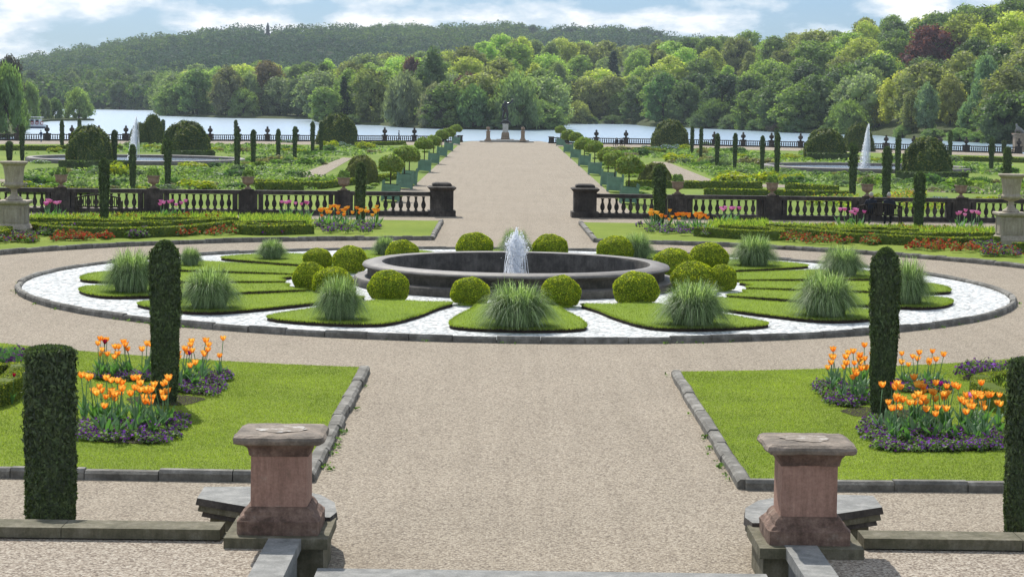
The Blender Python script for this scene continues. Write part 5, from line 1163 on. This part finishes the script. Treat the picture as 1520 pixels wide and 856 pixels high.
# far forest: one mass
r_ = rs(400)
leafmat('forest', (.095, .165, .055), .5, 1.4, .4, hue=(.16, .21, .06), var=.55, big=.012, gloss=.03)
leafmat('forest_dark', (.055, .110, .050), .5, 1.4, .25, var=.4, big=.02, gloss=.03)
g = MB(); P = []; C_ = []; S_ = []
M_ = 5200; px = r_.uniform(-260, 1080, M_); t = r_.uniform(0, 1.03, M_) ** .9
for a, b in zip(px, t):
    d = DH(a) + (2300 - DH(a)) * b; P.append(ddir(a, d, zhill(a, b) - (25 if abs(a - 395) < 6 and b > .86 else 0))); S_.append(r_.uniform(4.2, 8.2) * (1.15 if b > .93 or b < .2 else .85))
P = np.array(P); S_ = np.array(S_)
for mat, sel in (('forest', (np.sin(px * .012) + np.sin(t * 9) + r_.normal(0, .7, M_)) > 0.1), ('forest_dark', None)):
    if sel is not None: s0 = sel
    idx = np.where(s0)[0] if mat == 'forest' else np.where(~s0)[0]
    k = 96; rep = np.repeat(idx, k); n = len(rep); a = r_.uniform(0, 2 * pi, n); th = np.arccos(r_.uniform(-.15, 1, n)); N_ = np.column_stack([np.sin(th) * np.cos(a), np.sin(th) * np.sin(a), np.cos(th)])
    Q = P[rep] + N_ * (S_[rep] * r_.uniform(.75, 1.05, n))[:, None] * (1, 1, 1.15) + np.column_stack([0 * a, 0 * a, S_[rep] * .8]); g.leaves(Q, N_, 1.55, mat, r_, 1.4, .55)
o = g.obj('distant_forest'); tag(o, 'distant blue green forest covering the far hill beyond the lake', 'forest', kind='stuff')
# --- individual trees
def crown_mesh(name, kind, n, seed, leaf=.42):
    """crown about 1 high above the ground line and 1 wide (scaled when placed); leaf clumps on many lobes"""
    r_ = rs(seed); g = MB(); H, W = {'round': (16, 13), 'spread': (15, 16), 'tall': (18, 9), 'birch': (17, 8), 'conifer': (17, 7.5), 'willow': (10, 11)}[kind]
    lob = []; NL = {'round': 34, 'spread': 38, 'tall': 34, 'birch': 42, 'conifer': 34, 'willow': 30}[kind]
    base = {'round': .02, 'spread': .03, 'tall': .02, 'birch': .06, 'conifer': .06, 'willow': .0}[kind]
    for i in range(NL):
        v = (i + r_.uniform(0, 1)) / NL; z = H * (base + (1 - base) * (.06 + .86 * v))
        if kind == 'conifer': wr = .5 * (1 - v) ** .85 + .03
        elif kind in ('tall', 'birch'): wr = .5 * (sin(pi * (.15 + .80 * v))) ** .8
        elif kind == 'willow': wr = .5 * (1 - v ** 2.2) ** .5
        else: wr = .5 * sin(pi * (.18 + .74 * v)) ** .6
        a = i * 2.4 + r_.uniform(-.4, .4); rr = W * wr * r_.uniform(.55, .92); R_ = W * {'conifer': .10 + .10 * (1 - v), 'birch': .16, 'tall': .17}.get(kind, .155) * r_.uniform(.7, 1.3)
        lob.append((rr * cos(a), rr * sin(a), z, R_))
    lob.append((0, 0, H * (.94 if kind != 'conifer' else .9), W * .08 if kind == 'conifer' else W * .16))
    lob = np.array(lob); wgt = lob[:, 3] ** 2; k = r_.choice(len(lob), n, p=wgt / wgt.sum())
    th = np.arccos(r_.uniform(-.45, 1, n)); a = r_.uniform(0, 2 * pi, n); N_ = np.column_stack([np.sin(th) * np.cos(a), np.sin(th) * np.sin(a), np.cos(th)])
    sc = np.array([1, 1, {'birch': 1.5, 'willow': 1.1, 'tall': 1.3}.get(kind, .85)])
    P = lob[k, :3] + N_ * sc * (lob[k, 3] * (r_.uniform(.55, 1.12, n)))[:, None]
    cen = np.column_stack([0 * a, 0 * a, np.full(n, H * .45)]); out = P - cen; out /= np.linalg.norm(out, axis=1)[:, None]; N2 = N_ * .7 + out * .5
    if kind in ('birch', 'willow'): g.leaves(P, N2 * (1, 1, .3), leaf * .8, 'leaf', r_, 3.0, .5, -1.3)
    else: g.leaves(P, N2, leaf, 'leaf', r_, 1.5, .7)
    # inner masses of foliage, rough
    for x, y, z, R in lob:
        V = []; 
        for i in range(5):
            for j in range(7):
                t_ = pi * (i + .5) / 5; p_ = 2 * pi * j / 7; q = R * r_.uniform(.45, .8); V.append((x * .9 + q * sin(t_) * cos(p_), y * .9 + q * sin(t_) * sin(p_), z * .98 + q * cos(t_)))
        g.add(V, [(i * 7 + j, (i + 1) * 7 + j, (i + 1) * 7 + (j + 1) % 7, i * 7 + (j + 1) % 7) for i in range(4) for j in range(7)] + [(0, 1, 2, 3, 4, 5, 6), (34, 33, 32, 31, 30, 29, 28)], 'leaf')
    me = g.mesh('crown'); t = MB(); bh = H * .75; t.tube([(0, 0, -1), (.1, .05, H * .2), (-.1, .1, H * .45), (.05, 0, bh)], [.42, .34, .24, .08], 'bark', 7)
    for i in range(9):
        v = .2 + .5 * i / 9; a = i * 2.4; l = W * .33 * (1 if kind in ('round', 'spread') else .7); t.tube([(0, 0, H * v), (l * .5 * cos(a), l * .5 * sin(a), H * v + l * .35), (l * cos(a), l * sin(a), H * v + l * .8)], [.16, .11, .04], 'bark', 5)
    return me, t.mesh('trunk'), H, W
TP = {k: [crown_mesh(k, k, n, 500 + 13 * i + len(k), lf) for i in range(c)] for k, n, c, lf in (('round', 4200, 4, .50), ('spread', 4600, 2, .50), ('tall', 3800, 2, .46), ('birch', 4200, 2, .40), ('conifer', 3400, 1, .42), ('willow', 3600, 2, .36))}
def tree(kind, p, h, w, col, label, group=None, name=None, seed=0, cat='tree'):
    r_ = rs(seed); me, tm, H, W = TP[kind][seed % len(TP[kind])]
    e = empty(name or {'round': 'broadleaf_tree', 'spread': 'broadleaf_tree', 'tall': 'tall_tree', 'birch': 'birch_tree', 'conifer': 'conifer', 'willow': 'willow_tree'}[kind], tuple(p), r_.uniform(0, 6.3))
    s = (w / W, w / W, h / H); c = link('crown', me, e); c.scale = s; gr_ = sum(col) / 3; c.color = (*[(q * .86 + gr_ * .14) * 2.3 for q in col], 1); t = link('trunk', tm, e); t.scale = s; return tag(e, label, cat, group)
CP = {'mid': (.100, .142, .034), 'dark': (.064, .098, .030), 'yellow': (.25, .27, .045), 'lime': (.175, .24, .048), 'grey': (.135, .168, .080), 'olive': (.135, .145, .045), 'brown': (.15, .11, .05), 'deep': (.042, .070, .028)}
DS = {'mid': 'mid green', 'dark': 'dark green', 'yellow': 'yellow green', 'lime': 'fresh light green', 'grey': 'grey green', 'olive': 'olive green', 'brown': 'bronze brown', 'deep': 'very dark green'}
# distinctive trees: px, shore-depth t, top py, width px, kind, colour, label
SPC = [(1377, .50, 42, 84, 'spread', (.085, .022, .028), 'large copper beech with wine red crown among green trees on the right', 'copper_beech'),
       (1420, .44, 88, 0, '', None, '', ''),
       (1330, .12, 107, 62, 'round', (.25, .25, .035), 'yellow green tree below the copper beech'),
       (1300, .06, 128, 40, 'round', (.24, .24, .04), 'smaller yellow green tree left of the bright one near the shore'),
       (1457, .05, 84, 50, 'birch', (.10, .155, .085), 'tall blue green weeping birch near the right edge'),
       (1432, .03, 150, 34, 'birch', (.11, .17, .085), 'smaller weeping birch beside the tall birch'),
       (1405, .10, 112, 44, 'round', (.18, .18, .05), 'ochre green tree left of the tall weeping birch'),
       (1370, .04, 124, 36, 'birch', (.105, .15, .09), 'grey green birch between the yellow tree and the ochre one'),
       (1510, .06, 128, 60, 'round', (.13, .15, .06), 'olive tree at the right edge of the view by the lake'),
       (1512, .22, 92, 50, 'round', (.20, .13, .05), 'bronze orange tree at the right edge'),
       (1497, .42, 52, 66, 'round', (.21, .24, .035), 'bright yellow green tree high at the right edge'),
       (1420, .55, 24, 74, 'spread', (.17, .19, .035), 'broad yellow green tree right of the copper beech top'),
       (692, .14, 112, 58, 'spread', (.075, .03, .042), 'dark purple leaved tree in the middle of the wood', 'copper_beech'),
       (608, .22, 86, 34, 'round', (.09, .045, .05), 'small purple tinged tree top behind the tall poplar', 'copper_beech'),
       (637, .10, 73, 44, 'tall', (.075, .115, .045), 'tall upright poplar like tree above the middle wood'),
       (508, .03, 108, 22, 'conifer', (.020, .038, .022), 'dark pointed conifer on the left part of the wood'),
       (450, .03, 122, 26, 'conifer', (.024, .042, .026), 'broad dark conifer near the shore left of the pointed one'),
       (470, .02, 130, 18, 'conifer', (.022, .04, .024), 'small dark conifer beside the broad one'),
       (488, .05, 150, 0, '', None, ''),
       (905, .45, 72, 26, 'conifer', (.015, .03, .018), 'near black conifer standing out in the middle of the wood'),
       (962, .50, 80, 16, 'conifer', (.015, .03, .018), 'small near black conifer top right of the larger one'),
       (395, .08, 92, 54, 'round', (.115, .085, .045), 'bronze brown tree on the left part of the wood'),
       (290, .02, 104, 58, 'round', (.085, .135, .035), 'leftmost big round tree of the wood at the water'),
       (335, .03, 100, 50, 'round', (.10, .10, .045), 'brownish round tree second from the left end of the wood'),
       (440, .03, 118, 46, 'round', (.062, .088, .040), 'pale round tree left of the dark conifers'),
       (548, .03, 103, 56, 'round', (.125, .145, .04), 'golden green layered tree right of the pointed conifer'),
       (595, .0, 112, 62, 'willow', (.12, .14, .08), 'pale blossoming willow like tree at the shore'),
       (640, .0, 128, 46, 'willow', (.125, .125, .085), 'pinkish white blossoming bush tree at the shore'),
       (700, .0, 130, 60, 'willow', (.065, .115, .04), 'round bright green tree at the shore left of the statue'),
       (795, .0, 150, 86, 'willow', (.10, .145, .045), 'wide low willow at the shore just right of the statue'),
       (762, .0, 112, 74, 'willow', (.115, .16, .055), 'large willow behind the bronze statue'),
       (980, .02, 110, 56, 'round', (.06, .12, .035), 'fresh dark green tree at the shore right of centre')]
sp_pos = []
for i, q in enumerate(SPC):
    if not q[3]: continue
    px, t, ty, w, kind, col, lab = q[:7]; d = dshore(px) + 4 + DW * t; z = zwood(px, t + .02); h = (5 + (hor(px) - ty) * d / F) - z
    tree(kind, ddir(px, d, z - .3), h, w * d / F * 1.05, col, lab, None, q[7] if len(q) > 7 else None, i); sp_pos.append((px, t, w, .17 if col[0] > col[1] * 2 and w > 60 else .07))
# the rest of the wood, row by row
r_ = rs(901); cnt = 0
rows = [(.0, 12), (.05, 11), (.13, 12), (.24, 13), (.38, 14), (.54, 14), (.72, 15), (.90, 14), (1.0, 12)]
for ri, (t0, sp_) in enumerate(rows):
    px = 244 + r_.uniform(0, 12)
    while px < 1610:
        t = max(0, t0 + r_.normal(0, .018)) if t0 < 1 else 1.0; d = dshore(px) + 5 + DW * t; step = sp_ * F / d * r_.uniform(.75, 1.25)
        if any(abs(px - a) < w * (.33 if tl < .1 else .42) and abs(t - b) < tl and t <= b + .02 for a, b, w, tl in sp_pos): px += step * .6; continue
        x = px; u = r_.uniform()
        if x < 560: pl = ['mid', 'mid', 'grey', 'olive', 'dark', 'lime'] if t0 < .4 else ['lime', 'yellow', 'mid', 'grey']
        elif x < 960: pl = ['dark', 'mid', 'grey', 'mid', 'olive'] if t0 < .2 else ['lime', 'lime', 'yellow', 'mid', 'grey', 'olive'] if t0 < 1.2 else ['dark', 'mid']
        elif x < 1250: pl = ['mid', 'dark', 'grey', 'deep', 'mid'] if t0 < .3 else ['mid', 'lime', 'olive', 'mid', 'yellow', 'dark']
        else: pl = ['grey', 'mid', 'olive', 'dark'] if t0 < .3 else ['mid', 'lime', 'mid', 'yellow', 'olive', 'dark']
        c = pl[r_.randint(len(pl))]; c = 'mid' if c == 'lime' and t0 < .1 else c; kind = ['round', 'round', 'spread', 'round', 'tall', 'birch' if c == 'grey' else 'round', 'willow' if t0 < .04 else 'spread'][r_.randint(7)]
        h = r_.uniform(12.5, 17.5) * (1.0 if t0 > 0 else .85); h = h * .9 if t0 >= .9 else h
        if kind == 'willow': h *= .7
        w = {'round': .82, 'spread': 1.0, 'tall': .55, 'birch': .5, 'willow': 1.15}[kind] * h * r_.uniform(1.0, 1.35)
        e = sst((px - 222) / 45); h *= .75 + .25 * e
        cc = tuple(np.array(CP[c]) * r_.uniform(.85, 1.25))
        lb = '%s %s tree across the lake, %s' % (DS[c], {'round': 'round', 'spread': 'broad crowned', 'tall': 'upright', 'birch': 'weeping', 'willow': 'low spreading'}[kind], 'on the shore' if t0 < .04 else 'on the lower slope' if t0 < .4 else 'on the upper slope' if t0 < .9 else 'on the skyline')
        tree(kind, ddir(px, d, zwood(px, t) - .4), h, w, cc, lb, 'trees of the wood across the lake', None, r_.randint(0, 99999)); cnt += 1; px += step
print('wood trees', cnt)
# far shore trees, left part of the lake
px = -60; k = 0
for row, (dd, hh) in enumerate(((1165, 15), (1210, 18), (1280, 19), (1370, 19))):
    px = -80 + row * 9
    while px < 300:
        t = (dd - DH(px)) / (2300 - DH(px)); h = hh * r_.uniform(.75, 1.15); c = ['dark', 'mid', 'dark', 'grey', 'deep'][r_.randint(5)]; kd = ['round', 'spread', 'round', 'tall'][r_.randint(4)]
        tree(kd, ddir(px, dd + r_.uniform(-15, 15), zhill(px, t) - .5), h, h * (.9 if kd != 'tall' else .6), tuple(np.array(CP[c]) * .9), '%s tree under the far hill, left end of the lake, %s' % (DS[c], ['at the water', 'second row', 'third row', 'fourth row'][row]), 'trees on the far left shore', None, r_.randint(0, 9999)); px += r_.uniform(22, 36)
# ridge tree crowns above the middle skyline
for i, (x, ty, w) in enumerate([(620, 42, 18), (550, 40, 18), (572, 39, 20), (655, 41, 18), (700, 39, 16), (722, 40, 16), (742, 37, 14), (765, 36, 22), (785, 38, 18), (812, 44, 22), (846, 41, 24), (872, 45, 20), (895, 44, 22), (910, 42, 20), (935, 44, 20), (950, 43, 24), (968, 46, 20)]):
    d = 2240; z = zhill(x, (d - DH(x)) / (2300 - DH(x))); h = 5 + (hor(x) - ty) * d / F - z; h = max(h, 11)
    tree('spread', ddir(x, d, z - 1), h, w * 1.1 * d / F, CP['deep'], 'dark round tree on the far ridge skyline, %s from the left' % ordn(i) if i < 26 else '', 'trees on the far ridge', None, i)
# left bank
bank = [at(x, y, -3) for x, y in ((-260, 208), (-20, 207), (22, 203), (38, 196), (40, 188), (58, 182), (75, 180), (140, 179), (100, 176), (60, 172), (-260, 166))]
g = MB(); g.prism(bank, -3.5, -2.5, 'wood_floor'); struct(g, 'left_bank')
for i, (x, by, ty, w, kd, col, lb) in enumerate([(10, 204, 108, 62, 'willow', (.10, .15, .045), 'large pale willow on the left bank at the edge of the view'), (-30, 204, 100, 70, 'round', (.09, .13, .04), 'tree cut off by the left edge on the near bank'), (14, 186, 88, 46, 'round', (.035, .03, .03), 'dark purple brown tree behind the willow on the left bank'), (44, 182, 128, 34, 'willow', (.12, .165, .05), 'upright pale green willow left of the boat'), (30, 196, 150, 30, 'willow', (.09, .13, .04), 'low willow beside the moored boat'), (66, 179, 147, 24, 'willow', (.10, .13, .06), 'small grey green bush tree second from the right on the left bank'), (82, 178.5, 150, 26, 'willow', (.07, .11, .04), 'small dark bush tree on the left bank'), (117, 178.5, 136, 44, 'willow', (.13, .175, .055), 'rounded bright willow at the tip of the left bank')]):
    p = at(x, by, -3); s = scale_at(p[1]); tree(kd, (p[0], p[1], -2.7), (by - ty) / s, w / s, col, lb, None, None, i + 3)
# dark trees left of lower garden (edge) behind the balustrade
# lakeside shrubs right
for i, (x, ty, w, col) in enumerate([(1040, 168, 50, (.085, .12, .06)), (1080, 172, 40, (.08, .11, .055)), (1125, 178, 46, (.07, .11, .04)), (1180, 178, 40, (.07, .12, .035)), (1148, 184, 34, (.13, .10, .08)), (1225, 186, 30, (.08, .12, .04)), (1335, 188, 30, (.11, .16, .05)), (1380, 193, 44, (.10, .15, .05)), (1420, 192, 44, (.10, .16, .045)), (1445, 198, 34, (.09, .15, .04)), (1480, 196, 40, (.08, .12, .04)), (870, 172, 30, (.06, .09, .03)), (905, 172, 34, (.06, .09, .035)), (520, 172, 30, (.06, .09, .035)), (735, 178, 40, (.05, .085, .03))]):
    d = dshore(x) + 1; s = scale_at(d); tree('willow', ddir(x, d, -2.9), (ip(SH, x) - ty) / s, w / s, col, 'low shrub at the water\'s edge below the wood, %s in the row' % ordn(i), 'waterside shrubs', 'waterside_shrub', i, 'shrub')
# monument tower on the far hill
d = 2215; z0 = zhill(395, (d - DH(395)) / (2300 - DH(395))); p = ddir(395, d, z0)
e = empty('monument', tuple(p)); tag(e, 'thin dark monument column with a figure on top of the far hill', 'monument')
zt = 5 + (hor(395) - 35) * d / F - z0
g = MB(); g.sqpile([(3.4, 0), (3.4, 5), (2.8, 5.4), (2.6, zt * .45)], 'tower_stone'); g.obj('plinth', e)
g = MB(); g.lathe([(2.0, zt * .45), (1.7, zt * .80), (1.9, zt * .81), (1.9, zt * .83)], 'tower_stone', 12); g.obj('column', e)
g = MB(); g.lathe([(.9, zt * .83), (1.1, zt * .88), (.8, zt * .94), (.5, zt * .96), (.55, zt * .98), (0, zt)], 'tower_stone', 8); g.obj('figure', e)
# ================================================================== BOAT
p = at(53, 190.5, -3); s = scale_at(p[1])
e = empty('tour_boat', (p[0] - 1.6, p[1], -3), .12); tag(e, 'small white and blue passenger boat moored by the left bank', 'boat')
g = MB(); Lb = 8.
def hullring(z, k, zz): return [(x * k, y * k2, zz) for x, y, k2 in [(-Lb / 2, -1.2, 1), (Lb * .2, -1.3, 1), (Lb * .42, -.8, 1), (Lb * .5, 0, 1), (Lb * .42, .8, 1), (Lb * .2, 1.3, 1), (-Lb / 2, 1.2, 1)]]
a0, a1, a2 = hullring(0, .94, -.1), hullring(0, .98, .42), hullring(0, 1, .95)
g.add(a0 + a1, [(i, (i + 1) % 7, 7 + (i + 1) % 7, 7 + i) for i in range(7)], 'boat_blue'); g.add(a1 + a2, [(i, (i + 1) % 7, 7 + (i + 1) % 7, 7 + i) for i in range(7)] + [tuple(range(7, 14))], 'boat_white'); g.obj('hull', e)
g = MB(); g.box((-.3, 0, 1.55), (6.2, 2.0, 1.2), 'boat_white'); g.obj('cabin', e)
for k in range(5): g = MB(); g.box((-2.6 + 1.15 * k, -1.01, 1.75), (.75, .04, .6), 'boat_glass'); g.obj('window', e)
g = MB(); g.box((-.2, 0, 2.62), (7.2, 2.5, .12), 'boat_white'); g.obj('roof', e)
for x in (-3.4, 2.9):
    for y in (-1, 1): g = MB(); g.tube([(x, y * 1.1, .9), (x, y * 1.1, 2.6)], .04, 'boat_white'); g.obj('roof_post', e)
for x in (.9, 2.0, 3.1):
    g = MB(); g.tube([(x + .32 * cos(a), -1.36 + (.1 if x > 3 else 0), 1.25 + .32 * sin(a)) for a in np.linspace(0, 2 * pi, 13)], .08, 'red_paint', 6); g.obj('lifebuoy', e)
# ================================================================== LIGHT, SKY, AIR
EL = radians(47); sd = Vector((-.30, .95, 0)).normalized() * cos(EL) + Vector((0, 0, sin(EL)))
ld = bpy.data.lights.new('sun', 'SUN'); ld.energy = 4.2; ld.angle = radians(.55); ld.color = (1, .955, .88); lo = bpy.data.objects.new('sun', ld); COL.objects.link(lo); lo.rotation_euler = sd.to_track_quat('Z', 'Y').to_euler(); lo.location = (0, 0, 60)
w = bpy.data.worlds.new('World'); SC.world = w; w.use_nodes = True; nt = w.node_tree; nt.nodes.clear()
sky = nt.nodes.new('ShaderNodeTexSky'); sky.sky_type = 'NISHITA'; sky.sun_disc = False; sky.sun_elevation = EL; sky.sun_rotation = atan2(-.30, .95); sky.air_density = 1.; sky.dust_density = .6; sky.ozone_density = 2.
tc = nt.nodes.new('ShaderNodeTexCoord'); mp = nt.nodes.new('ShaderNodeMapping'); mp.inputs['Scale'].default_value = (1, 1, 2.6); mp.inputs['Location'].default_value = (3.1, .7, .35); L(nt, tc.outputs['Generated'], mp.inputs[0])
n1 = noise(nt, mp.outputs[0], 17, 10, .55)
n2 = noise(nt, mp.outputs[0], 26, 8, .6)
mm_ = nt.nodes.new('ShaderNodeMath'); mm_.operation = 'MULTIPLY_ADD'; L(nt, n2, mm_.inputs[0]); mm_.inputs[1].default_value = .35; L(nt, n1, mm_.inputs[2])
cf = ramp(nt, mm_.outputs[0], [(.62, (0,) * 3), (.67, (.6,) * 3), (.76, (1,) * 3)])
cc = ramp(nt, noise(nt, mp.outputs[0], 18, 6, .6), [(.35, (5.4, 6.4, 7.6)), (.6, (8.6, 9., 9.3))])
cc = nt.nodes.new('ShaderNodeMix'); cc.data_type = 'RGBA'; cc.inputs[6].default_value = (4.9, 6.1, 7.2, 1); cc.inputs[7].default_value = (9.4, 9.4, 9.5, 1); L(nt, ramp(nt, mm_.outputs[0], [(.64, (0,) * 3), (.80, (1,) * 3)]), cc.inputs[0])
sx = nt.nodes.new('ShaderNodeSeparateXYZ'); L(nt, tc.outputs['Generated'], sx.inputs[0])
sk2 = mixc(nt, 1., sky.outputs[0], ramp(nt, sx.outputs[2], [(0, (.34, .50, .80)), (.1, (.40, .56, .84)), (.5, (1, 1.04, 1.1))]), 'MULTIPLY')
mx = mixc(nt, cf, sk2, cc.outputs[2]); bg = nt.nodes.new('ShaderNodeBackground'); bg.inputs[1].default_value = .10; L(nt, mx, bg.inputs[0]); ow = nt.nodes.new('ShaderNodeOutputWorld'); L(nt, bg.outputs[0], ow.inputs[0])
g = MB(); MT['haze'] = None
me = bpy.data.meshes.new('haze'); x0, x1, y0, y1, z0, z1 = -3400, 3400, -60, 3400, -6, 140
me.from_pydata([(x, y, z) for z in (z0, z1) for y in (y0, y1) for x in (x0, x1)], [], [(0, 2, 3, 1), (4, 5, 7, 6), (0, 1, 5, 4), (1, 3, 7, 5), (3, 2, 6, 7), (2, 0, 4, 6)])
hz, nt, out = nodes('haze'); pv = nt.nodes.new('ShaderNodeVolumePrincipled'); pv.inputs['Color'].default_value = (.72, .84, .95, 1); pv.inputs['Density'].default_value = .00009; pv.inputs['Anisotropy'].default_value = .2; L(nt, pv.outputs[0], out.inputs[1]); me.materials.append(hz)
ho = link('haze', me); tag(ho, 'thin blue summer haze over the lake and hills', 'haze', kind='stuff')
vs = SC.view_settings; SC.display_settings.display_device = 'sRGB'; vs.view_transform = 'Standard'; vs.look = 'None'; vs.exposure = .35; vs.gamma = 1; vs.use_curve_mapping = False
for o in bpy.data.objects:
    if '_used' in o: del o['_used']
